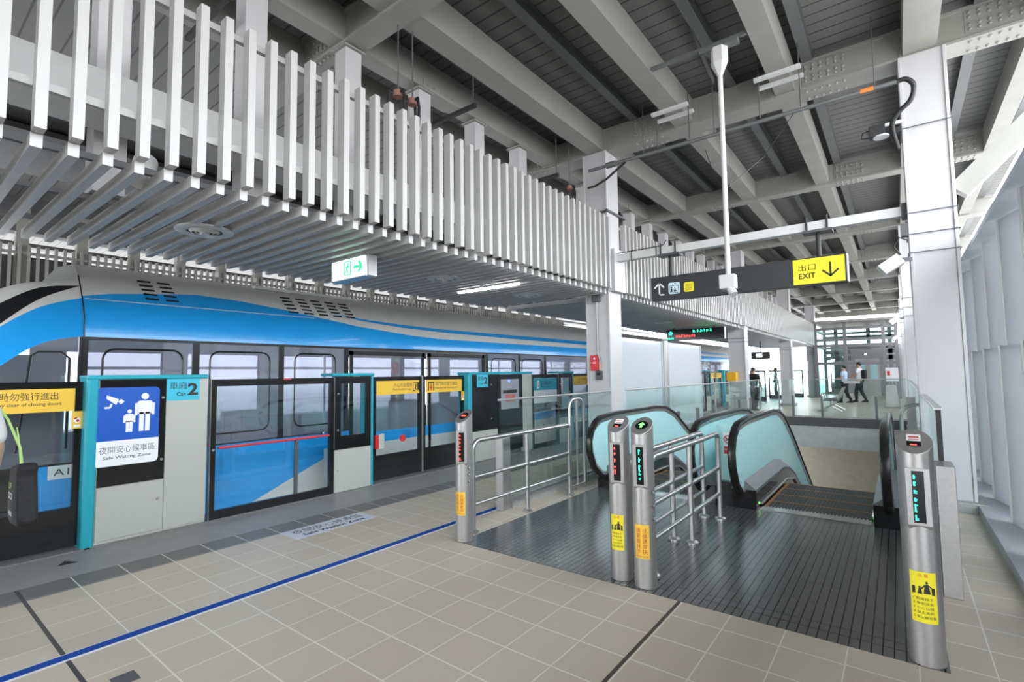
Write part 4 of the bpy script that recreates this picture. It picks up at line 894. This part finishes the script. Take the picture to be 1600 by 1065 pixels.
# hanging exit sign on its beam
o = thing('sign_beam', 'white square beam spanning from the middle column to the right pillar', 'beam', (-1.6, 7.3, 3.3)); B(-3.5, .17, 7.24, 7.36, 3.255, 3.365).build('tube', 'white', o)
for x in (-3.47, .15): B(x-.03, x+.03, 7.22, 7.38, 3.23, 3.40).build('end_bracket', 'darkgrey', o) if x > 0 else None
MB().tube([(-3.45, 7.23, 3.38), (-2.72, 7.23, 3.385), (-2.68, 7.23, 3.40), (-2.65, 7.24, 3.46)], .008, 8).build('cable', 'cable', o)
for x in (-3.2, -2.8): MB().tube([(x, 7.228, 3.39), (x, 7.228, 3.24), (x+.03, 7.228, 3.22)], .006, 6).build('cable_tie', 'cable', o)
o = thing('direction_sign', 'long dark hanging sign with arrows and a yellow exit panel', 'sign', (-1.65, 7.3, 2.7)); SY = 7.24; sx0, sx1, sz0, sz1 = -2.90, -.43, 2.565, 2.915
B(sx0, sx1, SY, SY+.16, sz0, sz1).build('panel', 'signdark', o, bevel=.004); B(sx1, sx1+.012, SY, SY+.16, sz0+.005, sz1-.005).build('end_cap', 'greylt', o)
for x in (-2.62, -.72):
    MB().tube([(x, SY+.08, sz1), (x, SY+.08, 3.26)], .028, 12).build('post', 'matblack', o); t = B(x-.16, x+.16, SY-.03, SY+.17, 3.225, 3.255).build('clamp_plate', 'darkgrey', o)
    for q in (-.11, .11): MB().tube([(x+q, SY-.02, 3.25), (x+q, SY-.02, 3.42)], .012, 8).build('bolt', 'matblack', t)
y = flat(o, 'yellow_panel', 'yellow2', (sx1, SY, sz0), XP, ZP, [rect(-.575, -.02, .015, .335)], .002)
text('出口', 'ink', y, (sx1-.515, SY-.002, sz0+.185), XP, ZP, .085, .19); text('EXIT', 'ink', y, (sx1-.515, SY-.002, sz0+.085), XP, ZP, .07, .185, bold=.02)
flat(y, 'arrow', 'ink', (sx1-.17, SY-.002, sz0+.18), XP, ZP, [rect(-.011, .011, -.09, .085), seg((-.085, -.01), (.007, -.095), .022), seg((.085, -.01), (-.007, -.095), .022)], .001)
t = flat(o, 'arrow', 'paper', (sx0, SY, sz0), XP, ZP, [rect(.115, .137, .07, .25), rect(.115, .20, .07, .09), seg((.05, .185), (.133, .262), .022), seg((.20, .185), (.119, .262), .022)], .002)
t = flat(o, 'lift_symbol', mat('sign_pale', (.62, .78, .86), .5), (sx0, SY, sz0), XP, ZP, [rrect(.265, .435, .075, .245, .03)], .002)
flat(t, 'lift_pictogram', 'ink', (sx0, SY-.002, sz0), XP, ZP, [rect(.285, .292, .09, .20), rect(.408, .415, .09, .20), rect(.285, .415, .193, .20), rect(.285, .415, .09, .097), circ(.313, .17, .011, 10), rect(.303, .323, .105, .155), circ(.36, .17, .010, 10), seg((.36, .158), (.365, .13), .012), seg((.365, .13), (.39, .11), .012), circ(.36, .12, .018, 12), [(.32, .215), (.345, .215), (.332, .232)], [(.355, .232), (.38, .232), (.367, .215)]], .001)
t = flat(o, 'small_exit_symbol', 'yellow2', (sx0, SY, sz0), XP, ZP, [rrect(.495, .635, .085, .225, .025)], .002); text('出口', 'ink', t, (sx0+.52, SY-.002, sz0+.16), XP, ZP, .042, .09); text('EXIT', 'ink', t, (sx0+.52, SY-.002, sz0+.105), XP, ZP, .038, .09)
# camera pole
o = thing('camera_pole', 'white ceiling pole with a small camera hanging before the sign', 'camera', (-1.38, 5.6, 2.4)); px, py = -1.385, 5.6
MB().tube([(px, py, 2.50), (px, py, 4.80)], .026, 14).build('pole', 'white', o, smooth=True)
MB().lathe(px, py, [(.026, 4.72), (.09, 4.86), (.09, 5.03), (.0, 5.03)], 6).build('top_bracket', 'white', o)
B(px-.085, px+.075, py-.06, py+.06, 2.37, 2.52).build('junction_box', 'white', o, bevel=.008); MB().tube([(px+.02, py-.02, 2.37), (px+.06, py-.05, 2.30)], .042, 14).build('camera_head', 'white', o, smooth=True)
MB().tube([(px-.33, py, 5.5), (px-.06, py, 4.66)], .018, 8).build('brace_rod', 'darkgrey', o)
MB().tube([(px-.05, py, 4.72), (px-.05, py-.01, 4.60), (px-.03, py-.02, 4.55)], .014, 8).build('cable', 'cable', o)
for qi, q in enumerate(((-2.3, 8.2, 5.08), (-.98, 7.8, 5.08))): tag(MB().tube([(px, py, 3.45), ((px+q[0])/2, (py+q[1])/2, (3.45+q[2])/2-.12), q], .005, 6).build('stay_wire', 'cable'), f'thin dark stay wire running from the camera pole up to the {["left","right"][qi]}', 'wire')
B(px-.2, px+.2, py-.05, py+.05, 5.03, 5.08).build('strut', 'darkpurlin', o); MB().bar((-2.15, py, 5.10), (-1.1, py, 5.10), .04, .04).build('channel', 'darkpurlin', o)
# lower channels at beam joints
for i, x in enumerate((-2.29, -.98)):
    o = thing('beam_clamp', f'pair of pale channels clamped under the {"left" if i==0 else "right"} lengthwise beam', 'clamp', (x, 6.6, 5), 'beam clamps')
    for yy in (6.55, 6.78): B(x-.25, x+.25, yy-.025, yy+.025, 5.035, 5.078).build('channel', 'white', o)
    for s in (-.22, .22): MB().tube([(x+s, 6.66, 4.62), (x+s, 6.66, 5.4)], .008, 6).build('threaded_rod', 'darkgrey', o)
# conduit run
o = thing('conduit_run', 'long grey conduit pipe hung across the platform below the big cross beam', 'conduit', (-1.6, 6.66, 4.58))
MB().tube([(-3.6, 6.66, 4.58), (.16, 6.66, 4.58)], .024, 10).build('pipe', 'darkpurlin', o, smooth=True); MB().tube([(-3.30, 6.66, 4.58), (-3.15, 6.66, 4.58)], .045, 12).build('coupling', 'darkpurlin', o, smooth=True); MB().tube([(-.18, 6.66, 4.583), (-.06, 6.66, 4.583)], .027, 10).build('orange_sleeve', mat('orange_sleeve', (.75, .22, .04), .5), o)
MB().tube(smooth_rows([(.14, 6.66, 4.58), (.22, 6.66, 4.58), (.28, 6.68, 4.50), (.25, 6.70, 4.36), (.14, 6.74, 4.27), (.08, 6.8, 4.16), (.12, 6.95, 3.95)]), .025, 12).build('flexible_hose', 'cable', o, smooth=True)
for x in (-2.72, -1.75, -.05): MB().tube([(x, 6.66, 4.56), (x, 6.66, 5.4)], .006, 6).build('rod', 'darkgrey', o)
MB().tube([(-3.0, 6.66, 4.56), (-3.35, 6.75, 4.42), (-3.6, 6.85, 4.40), (-3.75, 6.9, 4.42)], .018, 8).build('drop_cable', 'cable', o)
def pendant(x, y, z, label):
    o = thing('cable_drop', label, 'cable drop', (x, y, z), 'hanging cable drops')
    MB().tube([(x, y, z), (x, y, 5.56 if y > 5 else 5.09)], .008, 6).build('rod', 'darkgrey', o); MB().cyl(x, y, z-.04, z+.02, .05, 16).build('cap', 'rust', o, smooth=True)
    for k in range(3):
        a = k*2.1; e_ = (x+.09*math.cos(a), y+.09*math.sin(a), z-.35); MB().tube([(x+.04*math.cos(a), y+.04*math.sin(a), z), (x+.08*math.cos(a), y+.08*math.sin(a), z+.01), (x+.10*math.cos(a), y+.10*math.sin(a), z-.1), e_, (e_[0], e_[1], 3.8)], .016, 8).build('cable', 'cable', o, smooth=True)
pendant(-3.85, 3.17, 4.33, 'left one of two bundles of black cables looping down behind the slats'); pendant(-3.85, 3.36, 4.33, 'right one of two bundles of black cables looping down behind the slats'); pendant(-4.0, 6.75, 4.45, 'bundle of black cables hanging beside the middle column')
for i, (a, c) in enumerate((((-5.2, 1.75, 4.72), (-4.35, 1.75, 4.72)), ((-4.9, 4.35, 4.72), (-3.85, 4.35, 4.72)), ((-4.9, 6.35, 4.52), (-3.95, 6.35, 4.52)))):
    o = thing('hanging_channel', f'dark hanging channel bar above the slat screen, {ORD[i]} from the near end', 'channel bar', a, 'dark hanging channels'); MB().bar(a, c, .045, .045).build('bar', 'matblack', o); MB().tube([(c[0]-.04, c[1], c[2]), (c[0]-.04, c[1], 5.1)], .007, 6).build('rod', 'darkgrey', o)

# things on the middle column
o = thing('red_notice', 'red notice plate on the middle column', 'notice', (-3.82, 7.12, 1.65)); B(-3.895, -3.75, 7.100, 7.118, 1.53, 1.775).build('plate', 'red', o, bevel=.006); flat(o, 'notice_print', 'paper', (-3.82, 7.0995, 1.65), XP, ZP, [circ(0, .07, .018, 14), rect(-.02, .02, .015, .021), rect(-.03, .03, -.005, .0)], .0006)
o = thing('card_reader', 'small dark reader box on the middle column below its cable pipe', 'reader', (-3.74, 7.1, 1.45)); B(-3.80, -3.69, 7.085, 7.12, 1.385, 1.525).build('case', 'darkgrey', o, bevel=.008); B(-3.775, -3.715, 7.082, 7.085, 1.46, 1.50).build('display', 'screen', o)
o = thing('column_conduit', 'grey cable pipe with junction box down the middle column', 'conduit', (-3.76, 7.1, 2.1)); MB().tube([(-3.755, 7.105, 2.62), (-3.755, 7.105, 1.8), (-3.72, 7.105, 1.7), (-3.72, 7.105, 1.53)], .014, 8).build('pipe', 'inox_b', o); B(-3.82, -3.69, 7.05, 7.12, 2.62, 2.76).build('junction_box', 'darkgrey', o, bevel=.006); B(-3.735, -3.715, 7.09, 7.095, 1.55, 1.66).build('glow_strip', mat('glow_tape', (.9, .35, .15), .5), o)
o = thing('column_strap_bracket', 'dark angle strap around the middle column above the slats', 'bracket', (-3.75, 7.1, 4.2)); MB().bar((-3.98, 7.10, 4.06), (-3.52, 7.10, 4.06), .02, .03).build('front_bar', 'darkgrey', o); MB().bar((-3.52, 7.05, 4.06), (-3.52, 7.72, 4.06), .04, .03).build('side_bar', 'darkgrey', o)
# things on the right pillar
o = thing('floodlight', 'black floodlight on an arm beside the large right pillar', 'floodlight', (-.02, 6.85, 4.2))
B(-.13, .02, 6.80, 6.92, 4.10, 4.22).build('case', 'matblack', o, bevel=.006); MB().lathe(-.02, 6.86, [(0, 4.085), (.075, 4.085), (.075, 4.10), (0, 4.10)], 20).build('lens', 'greylt', o); MB().bar((-.02, 6.9, 4.23), (.17, 6.95, 4.25), .03, .03).build('arm', 'greylt', o); B(.02, .16, 6.9, 7.0, 4.12, 4.18).build('mount', 'matblack', o); MB().tube([(-.1, 6.86, 4.2), (-.19, 6.86, 4.18), (-.2, 6.86, 4.12), (-.13, 6.86, 4.11)], .007, 6).build('cable', 'cable', o)
def speaker(x, y, z, label, s=1.):
    o = thing('box_speaker', label, 'speaker', (x, y, z), 'white box speakers'); c, sn = math.cos(R(35)), math.sin(R(35))
    b = MB(); p0 = Vector((x, y, z)); ax = Vector((-c, -.2, -sn)).normalized(); up = Vector((-sn, 0, c))
    b.bar(p0-ax*.11*s, p0+ax*.11*s, .12*s, .13*s, up); b.build('cabinet', 'white', o, bevel=.008); MB().bar(p0-ax*.09*s, Vector((x+.19*s, y+.05, z+.05)), .04, .04).build('bracket', 'darkgrey', o)
    MB().tube([(x+.1, y, z+.1), (x+.04, y, z+.2), (x+.09, y, z+.30), (x+.17, y+.08, z+.27)], .007, 6).build('cable', 'cable', o)
speaker(-.01, 7.0, 2.66, 'white box speaker on the left side of the large right pillar'); speaker(-.02, 15.5, 2.68, 'white box speaker on the second right pillar'); speaker(-.02, 23.8, 2.66, 'white box speaker on the third right pillar')
B(.10, .17, 7.05, 7.15, 2.98, 3.12).build('pillar_box', 'darkgrey'); tag(bpy.data.objects['pillar_box'], 'small dark box clamped on the large right pillar above the speaker', 'junction box')
tag(B(-3.96, -3.71, 15.34, 15.64, 1.21, 1.46).build('amber_box', 'amber'), 'bright amber box on the front of the second left column', 'box')
o = thing('hanging_sign', 'small dark hanging sign with a pale symbol beside the third column', 'sign', (-4.4, 23, 2.1)); B(-4.9, -4.2, 23, 23.1, 1.98, 2.27).build('panel', 'signdark', o); B(-4.72, -4.48, 22.99, 23, 2.05, 2.2).build('symbol', 'exitlit', o); MB().tube([(-4.55, 23.05, 2.27), (-4.55, 23.05, 2.72)], .02, 8).build('post', 'matblack', o)
o = thing('hanging_sign', 'small pale blue lit sign under the far soffit', 'sign', (-4.3, 18.2, 2.5)); B(-4.42, -4.2, 18.2, 18.3, 2.33, 2.56).build('panel', mat('pale_lit', (.55, .8, .95), .5, emit=(.55, .8, .95), es=.5), o); MB().tube([(-4.3, 18.25, 2.56), (-4.3, 18.25, 2.73)], .015, 8).build('post', 'matblack', o)
MB().tube([(-4.65, 20.2, 0), (-4.65, 20.2, 2.7)], .035, 10).build('slim_post', 'white'); tag(bpy.data.objects['slim_post'], 'slim white post beside the second left column', 'post')

# ------------------------------------------------------------------ far end: lift, bench, gates
o = thing('lift_tower', 'glazed lift tower with grey doors at the far end of the platform', 'lift', (-1.8, 33, 0))
LY = 34.6; b = MB()
for x in (-3.5, -2.16, -.52, .0): b.box(x-.08, x+.08, 31.6, 31.76, 0, 4.0)
for z in (3.6, 3.0, 2.7, 1.75): b.box(-3.5, .0, 31.62, 31.74, z, z+.14)
for x in (-3.5, .0): b.box(x-.08, x+.08, 36, 36.16, 0, 4)
for z in (3.6, 2.7): b.box(-3.56, -3.44, 31.7, 36, z, z+.12); b.box(-.06, .06, 31.7, 36, z, z+.12); b.box(-3.5, 0, 36.02, 36.1, z, z+.14)
for z in (3.25, 2.4, 2.05): b.box(-3.5, .0, 35.9, 36.0, z, z+.25)
for x in (-2.9, -1.3, -.3): b.box(x-.1, x+.1, 35.9, 36.0, 0, 4)
b.build('steel_frame', 'inox_d', o)
B(-3.44, -2.24, 31.66, 31.68, .1, 3.6).build('glass_pane', 'farglass', o); B(-2.1, -.02, 31.66, 31.68, 2.85, 3.6).build('glass_pane', 'farglass', o); B(-3.5, -3.49, 31.8, 36, .1, 3.6).build('glass_pane', 'farglass', o)
B(-3.0, -2.5, 33, 34, .2, 1.9).build('machinery', 'darkgrey', o)
w = MB(); w.box(-2.1, -1.95, 34.5, 34.6, 0, 2.6); w.box(-.8, -.55, 34.5, 34.6, 0, 2.6); w.box(-1.95, -.8, 34.5, 34.6, 2.1, 2.6); w.build('portal', 'liftwall', o)
for (a, c) in ((-1.94, -1.38), (-1.37, -.81)):
    d = B(a, c, 34.54, 34.57, 0, 2.1).build('door', 'inox_b', o); B(a+.12, c-.1, 34.53, 34.54, .95, 1.75).build('door_window', mat('lift_window', (.45, .68, .72), .3), d)
MB().tube([(-1.42, 34.5, 2.33), (-1.42, 34.48, 2.33)], .06, 12).build('indicator', 'exitlit', o)
struct(B(-3.6, .1, 31.5, 36.2, 4.0, 4.12), 'ceiling_lift', 'steel')
struct(B(-3.4, .9, 38, 38.2, 0, 3.0), 'far_end_block', 'liftwall'); struct(B(-6.8, 2, 38, 38.3, 4.86, 5.56), 'trim_6', 'steel')  # far wall added to darken the bright opening behind the lift
o = thing('waiting_bench', 'steel waiting bench with open armrests behind the far railing', 'bench', (-1.95, 21.4, 0)); bx = -1.95
B(bx-.25, bx+.22, 20.7, 22.3, .40, .435).build('seat', 'darkgrey', o, bevel=.01); MB().hexa([(bx+.2, 20.7, .46), (bx+.225, 20.7, .46), (bx+.225, 22.3, .46), (bx+.2, 22.3, .46)], [(bx+.36, 20.7, .86), (bx+.385, 20.7, .86), (bx+.385, 22.3, .86), (bx+.36, 22.3, .86)]).build('backrest', 'inox_b', o)
for y in (20.75, 21.5, 22.25): MB().tube([(bx-.22, y, .44), (bx-.26, y, .62), (bx-.2, y, .66), (bx+.25, y, .64)], .018, 8).build('armrest', 'inox', o, smooth=True)
for y in (20.95, 22.05):
    MB().tube([(bx, y, .40), (bx, y, .22), (bx-.38, y-.05, .02)], .024, 8).build('leg', 'inox', o, smooth=True); MB().tube([(bx, y, .22), (bx+.33, y+.05, .02)], .024, 8).build('leg', 'inox', o, smooth=True)
o = thing('metal_box', 'stainless box with a curved top behind the far railing', 'box', (-.25, 24.5, 0)); MB().prism([(-.46, 0), (.0, 0), (-.08, .84), (-.12, .88), (-.36, .88), (-.42, .84)], 'y', 24.4, 24.9).build('body', 'inox_b', o, bevel=.01)
o = thing('notice_stand', 'white notice board on a stand by the right pillars near the lift', 'notice', (-.3, 28, 0)); B(-.45, 0, 28, 28.05, .95, 1.55).build('board', 'paper', o); B(-.25, -.2, 28.0, 28.05, 0, .95).build('post', 'inox_b', o); B(-.4, -.3, 27.99, 28, 1.2, 1.4).build('arrow', 'red', o)
for i, (x, y, w_) in enumerate(((-5.9, 27.2, .7), (-5.5, 29.5, .8), (-4.7, 31.8, .5), (-4.1, 33.5, .5))):
    o = thing('far_gate', f'distant dark gate panel near the lift, {ORD[i]} from the left', 'platform gate', (x, y, 0), 'distant gates'); b = MB(); b.box(x, x+.06, y, y+.08, 0, 1.5); b.box(x+w_-.06, x+w_, y, y+.08, 0, 1.5); b.box(x, x+w_, y, y+.08, 0, .2); b.box(x, x+w_, y, y+.08, 1.42, 1.5); b.build('frame', 'darkgrey', o); B(x+.06, x+w_-.06, y+.03, y+.04, .2, 1.42).build('pane', 'farglass', o)
for i in range(5):
    x = -4.6+.42*i; y = 18.4+.15*i
    tag(MB().cyl(x-1.0, 17.0+i*1.5, 0, 1.1, .03, 10).build('queue_post', 'inox_b'), f'slim steel queue post behind the white screens, {ORD[i]} from the near end', 'post', 'queue posts')

# ------------------------------------------------------------------ people
def person(label, loc, rot, h, shirt, pants, walk=.2, bag=None, fold=False, sleeve=.5, hairm='hair', face=True):
    o = thing('person', label, 'person', loc); k = h/1.75
    def skin(name, m, verts, edges, root=0, parent=o, lv=2):
        me = bpy.data.meshes.new(name); me.from_pydata([Vector(v[:3])*k for v in verts], edges, []); me.materials.append(M[m])
        ob = bpy.data.objects.new(name, me); COL.objects.link(ob); ob.parent = parent
        md = ob.modifiers.new('skin', 'SKIN'); md.use_smooth_shade = True
        for i, v in enumerate(verts):
            sv = me.skin_vertices[0].data[i]; r = v[3]; sv.radius = ((r[0]*k, r[1]*k) if isinstance(r, tuple) else (r*k, r*k)); sv.use_root = (i == root)
        sd = ob.modifiers.new('sub', 'SUBSURF'); sd.levels = lv; sd.render_levels = lv
        return ob
    # local frame: facing +y
    a = walk
    hipL, hipR = (-.09, 0, .92), (.09, 0, .92)
    kL, kR = (-.095, a*.55+.03, .50), (.095, -a*.35+.04, .50); fL, fR = (-.095, a*1.0, .09), (.095, -a*1.15, .10)
    sh = 1.44; shL, shR = (-.19, 0, sh), (.19, 0, sh)
    if fold: eL, eR, wL, wR = (-.25, .03, 1.17), (.25, .03, 1.17), (-.16, .25, 1.12), (.16, .25, 1.16)
    else: eL, eR, wL, wR = (-.25, -.07-a*.3, 1.16), (.25, .02+a*.3, 1.16), (-.24, -.02-a*.45, .90), (.24, .12+a*.5, .93)
    V = [(0, 0, .95, (.15, .10)), (0, 0, 1.15, (.135, .09)), (0, -.01, 1.36, (.16, .10)), (0, -.01, 1.47, .085), (0, .0, 1.53, .055), (0, .012, 1.60, (.07, .085)), (0, .012, 1.68, (.075, .095)), (0, .0, 1.735, (.05, .06)),
         (*shL, .06), (*eL, .043), (*wL, .030), (*shR, .06), (*eR, .043), (*wR, .030),
         (*hipL, .088), (*kL, .06), (fL[0], fL[1]-.02, fL[2], .042), (fL[0], fL[1]+.12, .04, .035), (*hipR, .088), (*kR, .06), (fR[0], fR[1]-.02, fR[2], .042), (fR[0], fR[1]+.12, .045, .035)]
    E_ = [(0,1),(1,2),(2,3),(3,4),(4,5),(5,6),(6,7),(2,8),(8,9),(9,10),(2,11),(11,12),(12,13),(0,14),(14,15),(15,16),(16,17),(0,18),(18,19),(19,20),(20,21)]
    for wi, ei, sgn in ((10, 9, -1), (13, 12, 1)):     # palm, four fingers, thumb
        w_, e_ = Vector(V[wi][:3]), Vector(V[ei][:3]); d = (w_-e_).normalized(); side = Vector((0, 1, 0)) if abs(d.y) < .7 else Vector((1, 0, 0)); side = (side-d*side.dot(d)).normalized(); cv = d.cross(side)*.012*-sgn
        pi = len(V); V.append((*(w_+d*.05), (.018, .036))); E_.append((wi, pi))
        for q, L in enumerate((.085, .095, .088, .07)):
            s_ = (1.5-q)*.019; b0 = w_+d*.085+side*s_; i0 = len(V); V.append((*b0, .0095)); V.append((*(b0+d*L*.5+cv), .0085)); V.append((*(b0+d*L*.85+cv*3), .007)); E_.extend([(pi, i0), (i0, i0+1), (i0+1, i0+2)])
        i0 = len(V); V.append((*(w_+d*.045+side*.045), .011)); V.append((*(w_+d*.085+side*.062+cv), .009)); E_.extend([(pi, i0), (i0, i0+1)])
    skin('body', 'skin', V, E_)
    q = 1.1
    SV = [(0, 0, .87, (.178, .128)), (0, 0, 1.15, (.165, .115)), (0, -.01, 1.35, (.182, .12)), (0, -.01, 1.465, (.10, .085)), (*shL, .078), ((shL[0]+(eL[0]-shL[0])*sleeve*1.4), (eL[1])*sleeve*1.4, sh+(eL[2]-sh)*sleeve*1.4, .066), (*shR, .078), ((shR[0]+(eR[0]-shR[0])*sleeve*1.4), (eR[1])*sleeve*1.4, sh+(eR[2]-sh)*sleeve*1.4, .066)]
    skin('shirt', shirt, SV, [(0,1),(1,2),(2,3),(2,4),(4,5),(2,6),(6,7)])
    PV = [(0, 0, 1.06, (.16, .11)), (-.09, 0, .88, .108), (kL[0], kL[1], kL[2], .08), (fL[0], fL[1]-.025, fL[2]+.0, .062), (.09, 0, .88, .108), (kR[0], kR[1], kR[2], .08), (fR[0], fR[1]-.025, fR[2]+.0, .062)]
    skin('trousers', pants, PV, [(0,1),(1,2),(2,3),(0,4),(4,5),(5,6)])
    for f_ in (fL, fR):
        b = MB(); b.prism([(y_*k, z_*k) for y_, z_ in ((f_[1]-.09, .0), (f_[1]+.19, .0), (f_[1]+.20, .03), (f_[1]+.10, .075), (f_[1]+.02, .12), (f_[1]-.08, .12))], 'x', (f_[0]-.045)*k, (f_[0]+.045)*k)
        ob = b.build('shoe', 'matblack', None, bevel=.015); ob.parent = o
    b = MB(); b.sphere((0, -.008*k, 1.685*k), .1*k, 12, (.86, 1.08, .88)); bm_ = [(v, f) for v, f in ((0, 0),)]
    hv = [i for i, v in enumerate(b.v)]; b.f = [f for f in b.f if sum(b.v[i][2] for i in f)/len(f) > 1.655*k or sum(b.v[i][1] for i in f)/len(f) < -.035*k and sum(b.v[i][2] for i in f)/len(f) > 1.61*k]; b.f = [f for f in b.f if not (sum(b.v[i][1] for i in f)/len(f) > .05*k and sum(b.v[i][2] for i in f)/len(f) < 1.70*k)]; b.mi = [0]*len(b.f)
    ob = b.build('hair', hairm, None, smooth=True); ob.parent = o
    b = MB(); b.sphere((0, .105*k, 1.625*k), .016*k, 6, (.8, 1.1, 1.4)); b.sphere((-.082*k, 0, 1.63*k), .022*k, 6, (.5, .9, 1.4)); b.sphere((.082*k, 0, 1.63*k), .022*k, 6, (.5, .9, 1.4)); ob = b.build('nose_and_ears', 'skin', None, smooth=True); ob.parent = o
    b = MB()
    for s_ in (-1, 1): b.sphere((s_*.03*k, .092*k, 1.65*k), .010*k, 6, (1.3, .7, .8))
    ob = b.build('eyes', 'ink', None, smooth=True); ob.parent = o
    b = MB(); b.sphere((0, .094*k, 1.585*k), .016*k, 6, (1.6, .5, .4)); ob = b.build('mouth', 'inkred', None, smooth=True); ob.parent = o
    if bag == 'backpack':
        b = MB(); b.box(-.14*k, .14*k, -.27*k, -.12*k, 1.02*k, 1.42*k); ob = b.build('backpack', 'canvas', None, bevel=.04); ob.parent = o
    o.rotation_euler = (0, 0, rot); return o
person('person in a pale blue shirt and dark trousers walking left by the bench', (-1.95, 27.1, 0), R(75), 1.66, 'shirtb', 'trousers', .17, fold=True)
person('person in a white shirt with a dark backpack walking behind the blue-shirted one', (-1.42, 27.7, 0), R(75), 1.80, 'shirtw', 'trousers', .15, bag='backpack', fold=True)
person('person in dark clothes standing by the gates left of the third column', (-5.45, 31.2, 0), R(100), 1.62, 'trousers', 'trousers', .05)
person('person in dark clothes standing beside the slim white post', (-4.35, 20.6, 0), R(-20), 1.6, 'canvas', 'trousers', .05)
person('person at the left picture edge in a white top and jeans, carrying a black tote', (-4.2, .265, 0), R(90), 1.66, 'shirtw', 'jeans', .10, sleeve=.70)
# tote bag with strap held at the left edge
o = thing('tote_bag', 'black canvas tote bag with green strap at the left picture edge', 'bag', (-4.1, .58, .8))
vs = []; NB = 7
b = MB(); b.prism([(-4.27, .68), (-4.20, .655), (-3.98, .665), (-3.945, .70), (-3.98, .80), (-4.02, .95), (-4.0, 1.0), (-4.05, 1.02), (-4.26, .985), (-4.29, .8)], 'y', .565, .655); b.build('bag_body', 'canvas', o, bevel=.02)
MB().tube([(-4.13, .60, 1.00), (-4.15, .59, 1.10), (-4.19, .565, 1.19), (-4.22, .54, 1.27), (-4.22, .50, 1.34), (-4.2, .46, 1.40)], .007, 8).build('strap', 'strap', o)
MB().hexa([(-4.19, .575, 1.22), (-4.13, .575, 1.18), (-4.06, .575, 1.09), (-4.10, .575, 1.11)], [(-4.19, .58, 1.22), (-4.13, .58, 1.18), (-4.06, .58, 1.09), (-4.10, .58, 1.11)]).build('strap_end', 'strap', o)
MB().hexa([(-4.10, .575, 1.11), (-4.06, .575, 1.09), (-4.03, .575, 1.02), (-4.04, .575, 1.03)], [(-4.10, .58, 1.11), (-4.06, .58, 1.09), (-4.03, .58, 1.02), (-4.04, .58, 1.03)]).build('strap_end', 'strap', o)
text('LIF', 'strap', o, (-4.25, .564, .86), XP, ZP, .035, .09); text('OOI', 'paper', o, (-4.25, .564, .80), XP, ZP, .04, .12); text('HERB', 'paper', o, (-4.22, .564, .71), XP, ZP, .025, .10)
